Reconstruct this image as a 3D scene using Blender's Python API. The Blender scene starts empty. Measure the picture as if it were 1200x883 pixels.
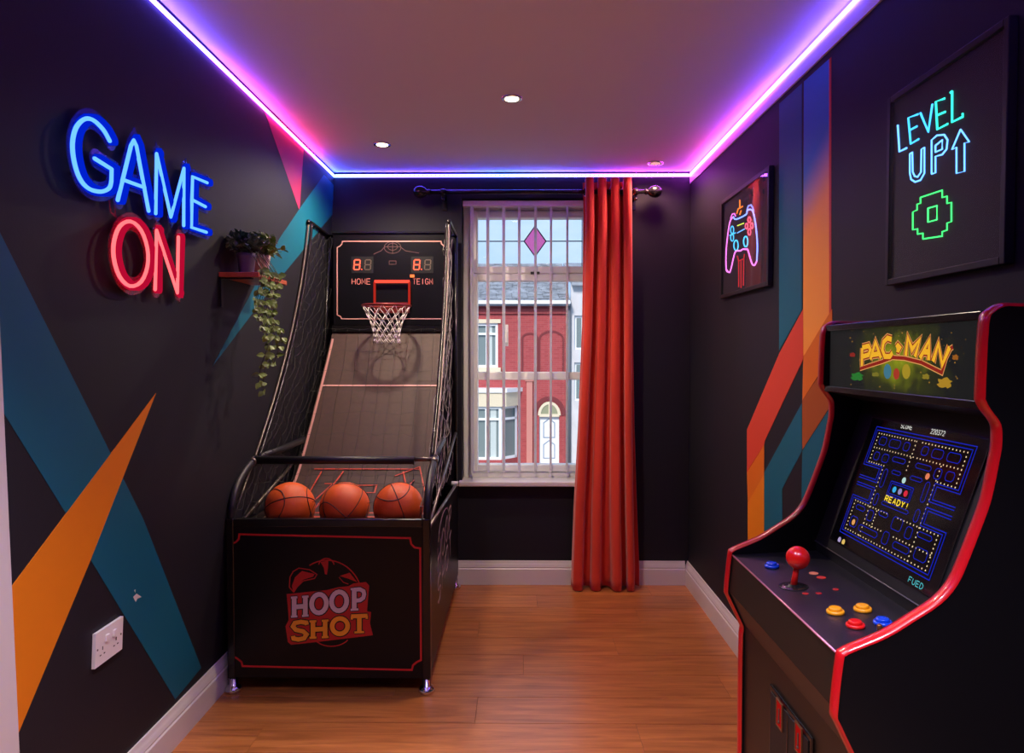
import bpy, bmesh, math, random
from mathutils import Vector, Matrix
random.seed(7)
S = bpy.context.scene
COL = S.collection
R = math.radians

# ------------------------------------------------------------ camera
CAM = Vector((0.0, 0.0, 1.358))
PITCH, YAW, FPX = 1.72, 0.539, 850.0
cd = bpy.data.cameras.new('camera'); cam = bpy.data.objects.new('camera', cd); COL.objects.link(cam)
cam.location = CAM; cam.rotation_euler = (R(90 - PITCH), 0, R(YAW))
cd.sensor_width = 36; cd.sensor_fit = 'HORIZONTAL'; cd.lens = FPX / 1200 * 36
cd.clip_start = 0.02; cd.clip_end = 200
S.camera = cam

# ------------------------------------------------------------ world, sun, exposure
S.view_settings.view_transform = 'Standard'; S.view_settings.look = 'None'
S.view_settings.gamma = 1; S.view_settings.exposure = 0.0; S.view_settings.use_curve_mapping = False
W = bpy.data.worlds.new('sky'); S.world = W; W.use_nodes = True
wt = W.node_tree; wt.nodes.clear()
wo = wt.nodes.new('ShaderNodeOutputWorld'); wb = wt.nodes.new('ShaderNodeBackground')
wc = wt.nodes.new('ShaderNodeTexCoord'); wn = wt.nodes.new('ShaderNodeTexNoise'); wr = wt.nodes.new('ShaderNodeValToRGB')
wm = wt.nodes.new('ShaderNodeMapping'); wm.inputs['Scale'].default_value = (1, 1, 3.0)
wn.inputs['Scale'].default_value = 3.0; wn.inputs['Detail'].default_value = 6; wn.inputs['Roughness'].default_value = 0.55
wr.color_ramp.elements[0].position = 0.42; wr.color_ramp.elements[0].color = (0.36, 0.58, 0.92, 1)
wr.color_ramp.elements[1].position = 0.66; wr.color_ramp.elements[1].color = (0.52, 0.70, 0.95, 1)
wt.links.new(wc.outputs['Generated'], wm.inputs['Vector']); wt.links.new(wm.outputs[0], wn.inputs['Vector'])
wt.links.new(wn.outputs['Fac'], wr.inputs['Fac']); wt.links.new(wr.outputs['Color'], wb.inputs['Color'])
wb.inputs['Strength'].default_value = 1.25
wt.links.new(wb.outputs[0], wo.inputs[0])
sd = bpy.data.lights.new('sun', 'SUN'); sd.energy = 3.8; sd.angle = R(12); sd.color = (1, .96, .9)
so = bpy.data.objects.new('sun', sd); COL.objects.link(so); so.location = (0, -10, 30)
so.rotation_euler = Vector((0.35, 1.0, -0.75)).to_track_quat('-Z', 'Y').to_euler()
# strengths of the room's lamps, added downlights included
LED_GAIN = 34.0; SPOT_W = 60.0; NEON_GAIN = 2.0

# ------------------------------------------------------------ geometry helpers
Rot = Matrix.Rotation(R(YAW), 3, 'Z') @ Matrix.Rotation(R(90 - PITCH), 3, 'X')
def ray(px, py):
    return (Rot @ Vector(((px - 600) / FPX, -(py - 441.5) / FPX, -1.0)))
def hit(px, py, p0, n):
    d = ray(px, py); n = Vector(n); p0 = Vector(p0)
    return CAM + d * ((p0 - CAM).dot(n) / d.dot(n))
def PXp(px, py, x): return hit(px, py, (x, 0, 0), (1, 0, 0))
def PYp(px, py, y): return hit(px, py, (0, y, 0), (0, 1, 0))
WL0, WLK = -1.205, 0.052                       # left wall leans slightly inwards
WLN = Vector((1, 0, -WLK)).normalized()
def PWL(px, py, off=0.0): return hit(px, py, Vector((WL0, 0, 0)) + WLN * off, WLN)

class MB:
    def __init__(s): s.v = []; s.f = []; s.sm = []
    def quad(s, a, b, c, d): s.poly([a, b, c, d])
    def poly(s, pts):
        k = len(s.v); s.v += [tuple(p) for p in pts]; s.f.append(tuple(range(k, k + len(pts)))); s.sm.append(False)
    def box(s, x0, x1, y0, y1, z0, z1, M=None):
        k = len(s.v)
        P = [(x0,y0,z0),(x1,y0,z0),(x1,y1,z0),(x0,y1,z0),(x0,y0,z1),(x1,y0,z1),(x1,y1,z1),(x0,y1,z1)]
        if M is not None: P = [tuple(M @ Vector(p)) for p in P]
        s.v += P
        for f in ((0,3,2,1),(4,5,6,7),(0,1,5,4),(1,2,6,5),(2,3,7,6),(3,0,4,7)):
            s.f.append(tuple(i + k for i in f)); s.sm.append(False)
        return s
    def bbox(s, x0, x1, y0, y1, z0, z1, b=.004):
        bm = bmesh.new(); bmesh.ops.create_cube(bm, size=1)
        for v in bm.verts: v.co = Vector(((x0+x1)/2 + v.co.x*(x1-x0), (y0+y1)/2 + v.co.y*(y1-y0), (z0+z1)/2 + v.co.z*(z1-z0)))
        bmesh.ops.bevel(bm, geom=bm.edges[:], offset=b, segments=2, affect='EDGES', profile=.5)
        s.addbm(bm); return s
    def addbm(s, bm, smooth=False, M=None):
        bm.verts.index_update(); k = len(s.v)
        s.v += [tuple(M @ v.co) if M is not None else tuple(v.co) for v in bm.verts]
        for f in bm.faces: s.f.append(tuple(v.index + k for v in f.verts)); s.sm.append(smooth)
        bm.free()
    def prism(s, pts, vec):
        vec = Vector(vec); k = len(s.v); n = len(pts)
        s.v += [tuple(p) for p in pts] + [tuple(Vector(p) + vec) for p in pts]
        s.f.append(tuple(range(k, k + n))[::-1]); s.f.append(tuple(range(k + n, k + 2*n))); s.sm += [False, False]
        for i in range(n):
            j = (i + 1) % n; s.f.append((k+i, k+j, k+n+j, k+n+i)); s.sm.append(False)
        return s
    def tube(s, pts, r, n=8, closed=False, caps=True):
        pts = [Vector(p) for p in pts]; m = len(pts); k = len(s.v); up = None
        rr = r if isinstance(r, (list, tuple)) else [r] * m
        for i, p in enumerate(pts):
            if closed: t = (pts[(i+1) % m] - pts[i-1])
            else: t = pts[min(i+1, m-1)] - pts[max(i-1, 0)]
            if t.length < 1e-9: t = Vector((0,0,1))
            t.normalize()
            if up is None:
                a = Vector((0,0,1)) if abs(t.z) < .9 else Vector((1,0,0)); up = (a - t*a.dot(t)).normalized()
            else:
                up = up - t*up.dot(t)
                if up.length < 1e-6: up = t.orthogonal()
                up.normalize()
            b = t.cross(up)
            for q in range(n):
                an = 2*math.pi*q/n; s.v.append(tuple(p + (up*math.cos(an) + b*math.sin(an))*rr[i]))
        for i in range(m if closed else m-1):
            a0 = k + i*n; b0 = k + ((i+1) % m)*n
            for q in range(n):
                q2 = (q+1) % n; s.f.append((a0+q, a0+q2, b0+q2, b0+q)); s.sm.append(True)
        if caps and not closed:
            s.f.append(tuple(k+q for q in range(n))[::-1]); s.f.append(tuple(k+(m-1)*n+q for q in range(n))); s.sm += [False, False]
        return s
    def lathe(s, prof, c, n=24, axis=(0,0,1)):
        q = Vector((0,0,1)).rotation_difference(Vector(axis)); c = Vector(c); k = len(s.v); m = len(prof)
        for r, h in prof:
            for i in range(n):
                a = 2*math.pi*i/n; s.v.append(tuple(c + q @ Vector((r*math.cos(a), r*math.sin(a), h))))
        for j in range(m-1):
            for i in range(n):
                i2 = (i+1) % n; s.f.append((k+j*n+i, k+j*n+i2, k+(j+1)*n+i2, k+(j+1)*n+i)); s.sm.append(True)
        s.f.append(tuple(k+i for i in range(n))[::-1]); s.f.append(tuple(k+(m-1)*n+i for i in range(n))); s.sm += [False, False]
        return s
    def ribbon(s, pts, nrm, w, depth=0.0, closed=False):
        nrm = Vector(nrm).normalized(); s.rc = (getattr(s, 'rc', -1) + 1) % 14; pts = [Vector(p) + nrm*(s.rc*5e-5) for p in pts]; m = len(pts); L = []; Rr = []
        for i, p in enumerate(pts):
            if closed: a = (p - pts[i-1]); b = (pts[(i+1) % m] - p)
            else:
                a = p - pts[i-1] if i else pts[1] - p
                b = pts[i+1] - p if i < m-1 else a
            if a.length < 1e-9: a = b
            if b.length < 1e-9: b = a
            a = a.normalized(); b = b.normalized()
            na = nrm.cross(a); nb = nrm.cross(b); mm = na + nb
            if mm.length < 1e-4: mm = na
            mm.normalize(); c = max(mm.dot(na), .72); o = mm * (w/2/c); L.append(p + o); Rr.append(p - o)
        for i in range(m if closed else m-1):
            j = (i+1) % m
            if depth: s.prism([Rr[i], Rr[j], L[j], L[i]], nrm*depth)
            else: s.poly([Rr[i], Rr[j], L[j], L[i]])
        return s
    def build(s, name, mat, parent=None, stuff=False, label=None):
        me = bpy.data.meshes.new(name); me.from_pydata(s.v, [], s.f); me.validate()
        if len(me.polygons) == len(s.sm): me.polygons.foreach_set('use_smooth', s.sm)
        me.materials.append(mat); me.update()
        bm = bmesh.new(); bm.from_mesh(me); bmesh.ops.recalc_face_normals(bm, faces=bm.faces[:]); bm.to_mesh(me); bm.free()
        o = bpy.data.objects.new(name, me); COL.objects.link(o)
        if parent is not None:
            o.parent = parent
            if parent.type == 'EMPTY': o.matrix_parent_inverse = Matrix.Translation(-parent.location)
        if stuff: o['kind'] = 'stuff'
        if label: o['label'] = label
        return o

def tag(o, label, cat, group=None):
    o['label'] = label; o['category'] = cat
    if group: o['group'] = group
    return o
def thing(name, label, cat, loc, group=None):
    o = bpy.data.objects.new(name, None); COL.objects.link(o); o.location = loc; o.empty_display_size = .05
    return tag(o, label, cat, group)
def struct(o): o['kind'] = 'structure'; return o
def copy_part(o, parent, off):
    c = o.copy(); COL.objects.link(c); c.parent = parent; c.location = Vector(o.location) + Vector(off); return c
def catmull(p, n=6, closed=False):
    p = [Vector(a) for a in p]; m = len(p); out = []
    for i in range(m if closed else m-1):
        if closed: a, b, c, d = p[i-1], p[i], p[(i+1) % m], p[(i+2) % m]
        else: a, b, c, d = p[max(i-1,0)], p[i], p[i+1], p[min(i+2, m-1)]
        for k in range(n):
            t = k/n; out.append(.5*((2*b) + (c-a)*t + (2*a-5*b+4*c-d)*t*t + (-a+3*b-3*c+d)*t**3))
    if not closed: out.append(p[-1])
    return out
def arc(cx, cy, rx, ry, a0, a1, n=16):
    return [(cx + rx*math.cos(R(a0 + (a1-a0)*i/n)), cy + ry*math.sin(R(a0 + (a1-a0)*i/n))) for i in range(n+1)]

# ------------------------------------------------------------ materials
def mat(name, col, rough=.5, metal=0, emit=None, es=0, spec=None, bump=None, noise=None, trans=None, coat=None, sheen=None):
    m = bpy.data.materials.new(name); m.use_nodes = True; t = m.node_tree; b = t.nodes['Principled BSDF']
    b.inputs['Base Color'].default_value = (*col, 1); b.inputs['Roughness'].default_value = rough; b.inputs['Metallic'].default_value = metal
    if spec is not None: b.inputs['Specular IOR Level'].default_value = spec
    if coat: b.inputs['Coat Weight'].default_value = coat; b.inputs['Coat Roughness'].default_value = .12
    if sheen: b.inputs['Sheen Weight'].default_value = sheen
    if emit: b.inputs['Emission Color'].default_value = (*emit, 1); b.inputs['Emission Strength'].default_value = es
    tc = t.nodes.new('ShaderNodeTexCoord')
    if noise:
        sc, amt = noise; n = t.nodes.new('ShaderNodeTexNoise'); n.inputs['Scale'].default_value = sc; n.inputs['Detail'].default_value = 4
        t.links.new(tc.outputs['Object'], n.inputs['Vector'])
        r = t.nodes.new('ShaderNodeValToRGB'); r.color_ramp.elements[0].position = .3; r.color_ramp.elements[1].position = .7
        r.color_ramp.elements[0].color = (*[c*(1-amt) for c in col], 1); r.color_ramp.elements[1].color = (*[min(1, c*(1+amt)) for c in col], 1)
        t.links.new(n.outputs['Fac'], r.inputs['Fac']); t.links.new(r.outputs['Color'], b.inputs['Base Color'])
    if bump:
        sc, st = bump; n = t.nodes.new('ShaderNodeTexNoise'); n.inputs['Scale'].default_value = sc; n.inputs['Detail'].default_value = 3
        t.links.new(tc.outputs['Object'], n.inputs['Vector'])
        bp = t.nodes.new('ShaderNodeBump'); bp.inputs['Strength'].default_value = st; bp.inputs['Distance'].default_value = .002
        t.links.new(n.outputs['Fac'], bp.inputs['Height']); t.links.new(bp.outputs[0], b.inputs['Normal'])
    return m
def srgb(r, g, b):
    f = lambda c: (c/255/12.92) if c/255 <= .04045 else ((c/255+.055)/1.055)**2.4
    return (f(r), f(g), f(b))
def glow(name, col, s):
    m = bpy.data.materials.new(name); m.use_nodes = True; t = m.node_tree; t.nodes.clear()
    o = t.nodes.new('ShaderNodeOutputMaterial'); e = t.nodes.new('ShaderNodeEmission')
    e.inputs[0].default_value = (*col, 1); e.inputs[1].default_value = s; t.links.new(e.outputs[0], o.inputs[0]); return m
def glass(name, tint=(1,1,1), rough=0.0, ior=1.45, base=0.0, gcol=(1,1,1)):
    m = bpy.data.materials.new(name); m.use_nodes = True; t = m.node_tree; t.nodes.clear()
    o = t.nodes.new('ShaderNodeOutputMaterial'); tr = t.nodes.new('ShaderNodeBsdfTransparent'); g = t.nodes.new('ShaderNodeBsdfGlossy')
    tr.inputs[0].default_value = (*tint, 1); g.inputs['Roughness'].default_value = rough; g.inputs[0].default_value = (*gcol, 1)
    f = t.nodes.new('ShaderNodeFresnel'); ge = t.nodes.new('ShaderNodeNewGeometry'); mi = t.nodes.new('ShaderNodeMath'); mi.operation = 'MULTIPLY_ADD'
    mi.inputs[1].default_value = 1/ior - ior; mi.inputs[2].default_value = ior; t.links.new(ge.outputs['Backfacing'], mi.inputs[0]); t.links.new(mi.outputs[0], f.inputs[0]); mx = t.nodes.new('ShaderNodeMixShader')
    t.links.new(f.outputs[0], mx.inputs[0]); t.links.new(tr.outputs[0], mx.inputs[1]); t.links.new(g.outputs[0], mx.inputs[2])
    t.links.new(mx.outputs[0], o.inputs[0]); return m

M = {}
M['navy'] = mat('navy wall paint', srgb(27, 27, 36), .62, bump=(160, .12), spec=.3)
M['ceil'] = mat('white ceiling paint', (.85, .82, .92), .8, bump=(120, .1))
M['white'] = mat('white gloss trim', (.72, .68, .66), .35)
M['upvc'] = mat('white window plastic', (.90, .88, .86), .35)
M['teal'] = mat('teal wall paint', srgb(10, 98, 122), .55, spec=.3)
M['orange'] = mat('orange wall paint', srgb(232, 132, 20), .55, spec=.3)
M['amber'] = mat('amber wall paint', srgb(222, 112, 22), .55, spec=.3)
M['rust'] = mat('rust wall paint', srgb(168, 82, 26), .55, spec=.3)
M['red'] = mat('red wall paint', srgb(216, 70, 48), .55, spec=.3)
M['magenta'] = mat('magenta wall paint', srgb(176, 44, 92), .55, spec=.3)
M['chrome'] = mat('chrome', (.75, .74, .74), .15, 1)
M['steel'] = mat('worn grey steel tube', (.17, .145, .12), .36, .75)
M['black'] = mat('black laminate', (.004, .004, .005), .36, spec=.22)
M['blackm'] = mat('black matte plastic', (.009, .009, .010), .5, spec=.35)
M['blackg'] = mat('gloss black metal', (.012, .011, .012), .22, .3)
M['foam'] = mat('black foam padding', (.010, .010, .014), .45, bump=(90, .3))
M['ramp'] = mat('brown ramp board', srgb(66, 44, 34), .6, noise=(40, .12), bump=(200, .2))
M['tape'] = mat('pale pink tape line', srgb(205, 150, 140), .5)
M['redtape'] = mat('red printed line', srgb(205, 26, 34), .5)
M['cord_l'] = mat('net cord painted lit', srgb(170, 168, 160), .7)
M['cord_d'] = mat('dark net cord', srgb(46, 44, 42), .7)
M['cord_w'] = mat('white net cord', (.75, .70, .66), .7)
M['rim'] = mat('red rim paint', srgb(120, 40, 34), .35, .3)
M['ball'] = mat('orange rubber', srgb(228, 98, 32), .42, bump=(700, .5), noise=(14, .12))
M['seam'] = mat('black rubber seam', (.012, .008, .007), .5)
M['digit'] = glow('lit red digit', (1.0, .10, .05), 3.0)
M['digoff'] = mat('unlit digit', srgb(96, 84, 72), .5)
M['redlamp'] = glow('red lamp bar', (1.0, .06, .035), 1.8)
M['reddim'] = glow('dim red lamp bar', (1.0, .05, .03), .42)
M['oranglamp'] = glow('orange lamp', (1.0, .22, .06), 1.4)
M['caption'] = mat('pinkish lettering', srgb(200, 120, 110), .5, emit=(1, .25, .2), es=.12)
M['curtain'] = mat('orange red velvet', srgb(214, 50, 20), .72, sheen=.3, bump=(60, .15))
M['wood'] = mat('reddish wood', srgb(190, 92, 52), .4, noise=(18, .2))
M['pot'] = mat('pale ceramic', srgb(214, 188, 190), .4)
M['potd'] = mat('grey purple ceramic', srgb(96, 84, 110), .45)
M['leaf'] = mat('green leaf', srgb(112, 136, 58), .5, noise=(30, .35))
M['leafd'] = mat('dark blue green leaf', srgb(70, 96, 84), .5, noise=(30, .35))
M['stem'] = mat('brown stem', srgb(60, 52, 30), .6)
M['tmould'] = mat('glossy red edge trim', srgb(190, 12, 22), .3, coat=.4)
M['bred'] = mat('red button plastic', srgb(214, 22, 18), .22, coat=.5)
M['byel'] = mat('yellow button plastic', srgb(240, 158, 20), .25, coat=.5)
M['bblue'] = mat('blue button plastic', srgb(14, 66, 200), .22, coat=.5)
M['cpanel'] = mat('satin dark grey control panel', srgb(26, 25, 31), .34, bump=(300, .1))
M['fascia'] = mat('dark brown laminate', srgb(35, 24, 14), .45)
M['blind'] = mat('white blind fabric', (.82, .80, .78), .7)
M['lead'] = mat('dark lead strip', srgb(58, 58, 62), .5, .4)
M['glass'] = glass('clear window glass')
M['pglass'] = glass('picture glass', rough=.02, ior=1.3); M['mglass'] = glass('matt picture glass', rough=.5, ior=1.1)
M['sglass'] = glass('pink stained glass', (.95, .42, .66), .05)
M['acry_b'] = None
def translucent(name, col, mix=.5):
    m = bpy.data.materials.new(name); m.use_nodes = True; t = m.node_tree; t.nodes.clear()
    o = t.nodes.new('ShaderNodeOutputMaterial'); d = t.nodes.new('ShaderNodeBsdfDiffuse'); r = t.nodes.new('ShaderNodeBsdfTranslucent')
    d.inputs[0].default_value = (*col, 1); r.inputs[0].default_value = (*col, 1)
    mx = t.nodes.new('ShaderNodeMixShader'); mx.inputs[0].default_value = mix
    t.links.new(d.outputs[0], mx.inputs[1]); t.links.new(r.outputs[0], mx.inputs[2]); t.links.new(mx.outputs[0], o.inputs[0]); return m
M['blind'] = translucent('white blind fabric', (.95, .94, .92), .5)

# wood planks of the floor
def plank_mat():
    m = bpy.data.materials.new('oak laminate'); m.use_nodes = True; t = m.node_tree; b = t.nodes['Principled BSDF']
    tc = t.nodes.new('ShaderNodeTexCoord'); oi = t.nodes.new('ShaderNodeObjectInfo')
    mp = t.nodes.new('ShaderNodeMapping'); mp.inputs['Scale'].default_value = (1.4, 16, 1)
    ad = t.nodes.new('ShaderNodeVectorMath'); ad.operation = 'ADD'
    cb = t.nodes.new('ShaderNodeCombineXYZ'); ml = t.nodes.new('ShaderNodeMath'); ml.operation = 'MULTIPLY'; ml.inputs[1].default_value = 37
    t.links.new(oi.outputs['Random'], ml.inputs[0]); t.links.new(ml.outputs[0], cb.inputs[0]); t.links.new(ml.outputs[0], cb.inputs[1])
    t.links.new(tc.outputs['Object'], ad.inputs[0]); t.links.new(cb.outputs[0], ad.inputs[1]); t.links.new(ad.outputs[0], mp.inputs[0])
    n = t.nodes.new('ShaderNodeTexNoise'); n.inputs['Scale'].default_value = 2.2; n.inputs['Detail'].default_value = 7; n.inputs['Roughness'].default_value = .62; n.inputs['Distortion'].default_value = .6
    t.links.new(mp.outputs[0], n.inputs['Vector'])
    r = t.nodes.new('ShaderNodeValToRGB'); e = r.color_ramp.elements
    e[0].position = .30; e[0].color = (*srgb(150, 84, 38), 1); e[1].position = .72; e[1].color = (*srgb(206, 128, 66), 1)
    t.links.new(n.outputs['Fac'], r.inputs['Fac'])
    hs = t.nodes.new('ShaderNodeHueSaturation'); mr = t.nodes.new('ShaderNodeMapRange'); mr.inputs[3].default_value = .88; mr.inputs[4].default_value = 1.1
    t.links.new(oi.outputs['Random'], mr.inputs[0]); t.links.new(mr.outputs[0], hs.inputs['Value']); t.links.new(r.outputs['Color'], hs.inputs['Color'])
    t.links.new(hs.outputs[0], b.inputs['Base Color']); b.inputs['Roughness'].default_value = .36; b.inputs['Coat Weight'].default_value = .45; b.inputs['Coat Roughness'].default_value = .26
    bp = t.nodes.new('ShaderNodeBump'); bp.inputs['Strength'].default_value = .08; bp.inputs['Distance'].default_value = .002
    t.links.new(n.outputs['Fac'], bp.inputs['Height']); t.links.new(bp.outputs[0], b.inputs['Normal'])
    return m
M['plank'] = plank_mat()
# stripe painted teal fading into orange
def fade_mat():
    m = bpy.data.materials.new('blue to orange faded paint'); m.use_nodes = True; t = m.node_tree; b = t.nodes['Principled BSDF']
    tc = t.nodes.new('ShaderNodeTexCoord'); sp = t.nodes.new('ShaderNodeSeparateXYZ'); t.links.new(tc.outputs['Object'], sp.inputs[0])
    a = t.nodes.new('ShaderNodeMath'); a.operation = 'MULTIPLY_ADD'; a.inputs[1].default_value = .55; t.links.new(sp.outputs['Y'], a.inputs[0]); t.links.new(sp.outputs['Z'], a.inputs[2])
    r = t.nodes.new('ShaderNodeMapRange'); r.inputs[1].default_value = 3.16; r.inputs[2].default_value = 3.42; t.links.new(a.outputs[0], r.inputs[0])
    c = t.nodes.new('ShaderNodeValToRGB'); c.color_ramp.interpolation = 'EASE'
    c.color_ramp.elements[0].color = (*srgb(252, 160, 52), 1); c.color_ramp.elements[1].color = (*srgb(0, 122, 190), 1)
    t.links.new(r.outputs[0], c.inputs[0]); t.links.new(c.outputs[0], b.inputs['Base Color']); b.inputs['Roughness'].default_value = .55; return m
M['fade'] = fade_mat()
# RGB strip: its diodes run through violet, blue and pink along the room
def led_mat(name, axis, stops, gain):
    m = bpy.data.materials.new(name); m.use_nodes = True; t = m.node_tree; t.nodes.clear()
    o = t.nodes.new('ShaderNodeOutputMaterial'); e = t.nodes.new('ShaderNodeEmission'); tc = t.nodes.new('ShaderNodeTexCoord')
    sp = t.nodes.new('ShaderNodeSeparateXYZ'); mr = t.nodes.new('ShaderNodeMapRange'); r = t.nodes.new('ShaderNodeValToRGB')
    lo, hi = stops[0][0], stops[-1][0]; mr.inputs[1].default_value = lo; mr.inputs[2].default_value = hi
    el = r.color_ramp.elements
    while len(el) < len(stops): el.new(.5)
    for i, (p, c) in enumerate(stops): el[i].position = (p-lo)/(hi-lo); el[i].color = (*c, 1)
    t.links.new(tc.outputs['Object'], sp.inputs[0]); t.links.new(sp.outputs[axis], mr.inputs[0]); t.links.new(mr.outputs[0], r.inputs[0])
    t.links.new(r.outputs[0], e.inputs[0]); e.inputs[1].default_value = gain; t.links.new(e.outputs[0], o.inputs[0]); return m

# ------------------------------------------------------------ setting
YB, XR, ZC, YF = 4.26, 1.0, 2.424, -1.3
def holed_wall(mb, x0, x1, z0, z1, y, holes, depth):
    xs = sorted({x0, x1, *[h[0] for h in holes], *[h[1] for h in holes]}); zs = sorted({z0, z1, *[h[2] for h in holes], *[h[3] for h in holes]})
    inside = lambda cx, cz: any(h[0] < cx < h[1] and h[2] < cz < h[3] for h in holes)
    for i in range(len(xs)-1):
        for j in range(len(zs)-1):
            if not inside((xs[i]+xs[i+1])/2, (zs[j]+zs[j+1])/2): mb.box(xs[i], xs[i+1], y, y+depth, zs[j], zs[j+1])
WX0, WX1, WZ0, WZ1 = -.335, .52, .60, 2.27
b = MB(); holed_wall(b, -1.5, 1.4, -.15, 2.6, YB, [(WX0, WX1, WZ0, WZ1)], .30); struct(b.build('wall_back', M['navy']))
b = MB(); b.box(XR, XR+.2, YF, YB, -.1, 2.5); wall_right = struct(b.build('wall_right', M['navy']))
b = MB(); xt = WL0 + WLK*ZC
b.prism([(WL0, YF, 0), (xt, YF, ZC), (xt-.3, YF, ZC), (WL0-.3, YF, 0)], (0, YB-YF, 0)); wall_left = struct(b.build('wall_left', M['navy']))
b = MB(); b.box(-1.5, 1.2, YF-.2, YF, -.1, 2.5); struct(b.build('wall_front', M['navy']))
b = MB(); b.box(-1.5, 1.2, YF-.2, YB+.3, ZC, ZC+.15); struct(b.build('ceiling', M['ceil']))
b = MB(); b.box(-1.5, 1.2, YF-.2, YB+.3, -.15, -.008); floor = struct(b.build('floor', M['seam']))
# planks
pw = .2035; row = 0; y1 = YB + .0
def plank(x0, x1, y0, y1):
    bm = MB(); g = .0013
    bm.bbox(x0+g*.3, x1-g*.3, y0+g, y1-g, -.008, 0.0, .0008); o = bm.build('plank', M['plank'], floor)
    return o
joints = {0: (-.55, .75), 1: (.1,), 2: (-.72, .62), 3: (-.2, ), 4: (.45, -.9), 5: (.02,), 6: (-.5, .84), 7: (-.162, ), 8: (.43, -.93), 9: (-.05,)}
while y1 > YF:
    js = joints.get(row, (random.uniform(-.9, -.2), random.uniform(.3, .9)))
    xs = sorted([-1.2, *js, 1.0])
    for i in range(len(xs)-1): plank(xs[i], xs[i+1], y1-pw, y1)
    y1 -= pw; row += 1
# baseboards (ogee profile)
BBH = .14
def bprof(): return [(0, 0), (.020, 0), (.020, .092), (.0155, .098), (.017, .104), (.013, .118), (.009, .128), (.006, BBH), (0, BBH)]
b = MB(); b.prism([(WL0 + WLK*h + d, YF, h) for d, h in bprof()], (0, YB-YF, 0)); struct(b.build('baseboard_left', M['white']))
b = MB(); b.prism([(XR - d, YF, h) for d, h in bprof()], (0, YB-YF, 0)); struct(b.build('baseboard_right', M['white']))
b = MB(); b.prism([(-1.18, YB - d, h) for d, h in bprof()], (2.16, 0, 0)); struct(b.build('baseboard_back', M['white']))
# pale strip under the ceiling on the right wall, and a narrow one behind
b = MB(); b.prism([(XR, YF, 2.305), (XR, YB, 2.352), (XR, YB, ZC), (XR, YF, ZC)], (-.006, 0, 0)); struct(b.build('trim_1', M['white']))
# door frame upright at the left edge of the picture
b = MB(); p1 = PWL(0, 520); p2 = PWL(17, 883); dd = (p1 - p2) / (p1.z - p2.z); q0 = p2 - dd*p2.z; q1 = p2 + dd*(2.1 - p2.z)
q0.x = WL0; q1.x = WL0 + WLK*2.1
b.prism([q0, q0 + Vector((0, -.09, 0)), q1 + Vector((0, -.09, 0)), q1], (.012, 0, 0)); struct(b.build('trim_2', M['white']))

# painted shapes
def paint(wallname, pts, m, off=.0008):
    bm = MB()
    if wallname == 'L': P = [PWL(x, y, off) for x, y in pts]; bm.prism(P, -WLN*off*.98); par = wall_left
    else: P = [PXp(x, y, XR - off) for x, y in pts]; bm.prism(P, Vector((off*.98, 0, 0))); par = wall_right
    return bm.build('painted_stripe', M[m], par)
def ext(p, q, k): return (p[0] + (q[0]-p[0])*k, p[1] + (q[1]-p[1])*k)
# left wall
pb = lambda px, py: (px, py)
paint('L', [(-60, 145), (0, 272.5), (104, 480), (168, 608.6), (236, 783), (205.5, 820), (106, 656), (76.7, 601), (0, 477), (-60, 380)], 'teal').name
paint('L', [(183, 461), (8.5, 695), (17.5, 870), (104.5, 661)], 'orange', .0016)
paint('L', [(309, 127), (356, 173), (351, 247)], 'magenta')
paint('L', [(379.6, 205), (396, 222), (396, 243.6), (312, 346), (249, 430), (328, 279), (351, 245)], 'teal')
ch = MB(); ch.poly([PWL(x, y, .0012) for x, y in ((156, 700), (160, 696), (166, 700), (161, 702), (159, 706))]); ch.poly([PWL(x, y, .0012) for x, y in ((157, 692), (159, 691), (158.5, 695))])
ch.build('paint_chip', M['white'], wall_left, label='small white chip in the teal paint')
# right wall
ty = lambda px: 212.5 - (px - 811)*.8993
paint('R', [(913, ty(913)+1), (939.5, ty(939.5)+1), (939.5, 363), (913, 411)], 'teal')
paint('R', [(942, ty(942)+1), (971.5, ty(971.5)+1), (971.5, 378), (941, 418)], 'fade')
paint('R', [(971.5, ty(971.5)+1), (974, ty(974)+1), (974, 380), (971.5, 380)], 'red')
k = 1.843
c = lambda X, Y: (860 + X/3.393, 380 + Y/3.393)
paint('R', [c(275, -60), c(275, 140), c(122, 465), c(120, 478), c(52, 590), c(52, 420), c(181, 115)], 'red', .0016)
paint('R', [c(120, 478), c(120, 598), c(55, 712), c(52, 590)], 'amber')
paint('R', [c(120, 598), c(120, 900), c(55, 900), c(55, 712)], 'orange')
paint('R', [c(276, 130), c(390, -60), c(390, 120), c(272, 303)], 'amber', .0012)
paint('R', [c(272, 303), c(390, 130), c(400, 300), c(272, 500)], 'rust')
paint('R', [c(270, 315), c(270, 505), c(192, 655), c(192, 900), c(121, 900), c(121, 590)], 'teal')
paint('R', [c(272, 505), c(400, 305), c(420, 700), c(267, 820)], 'teal')

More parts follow.
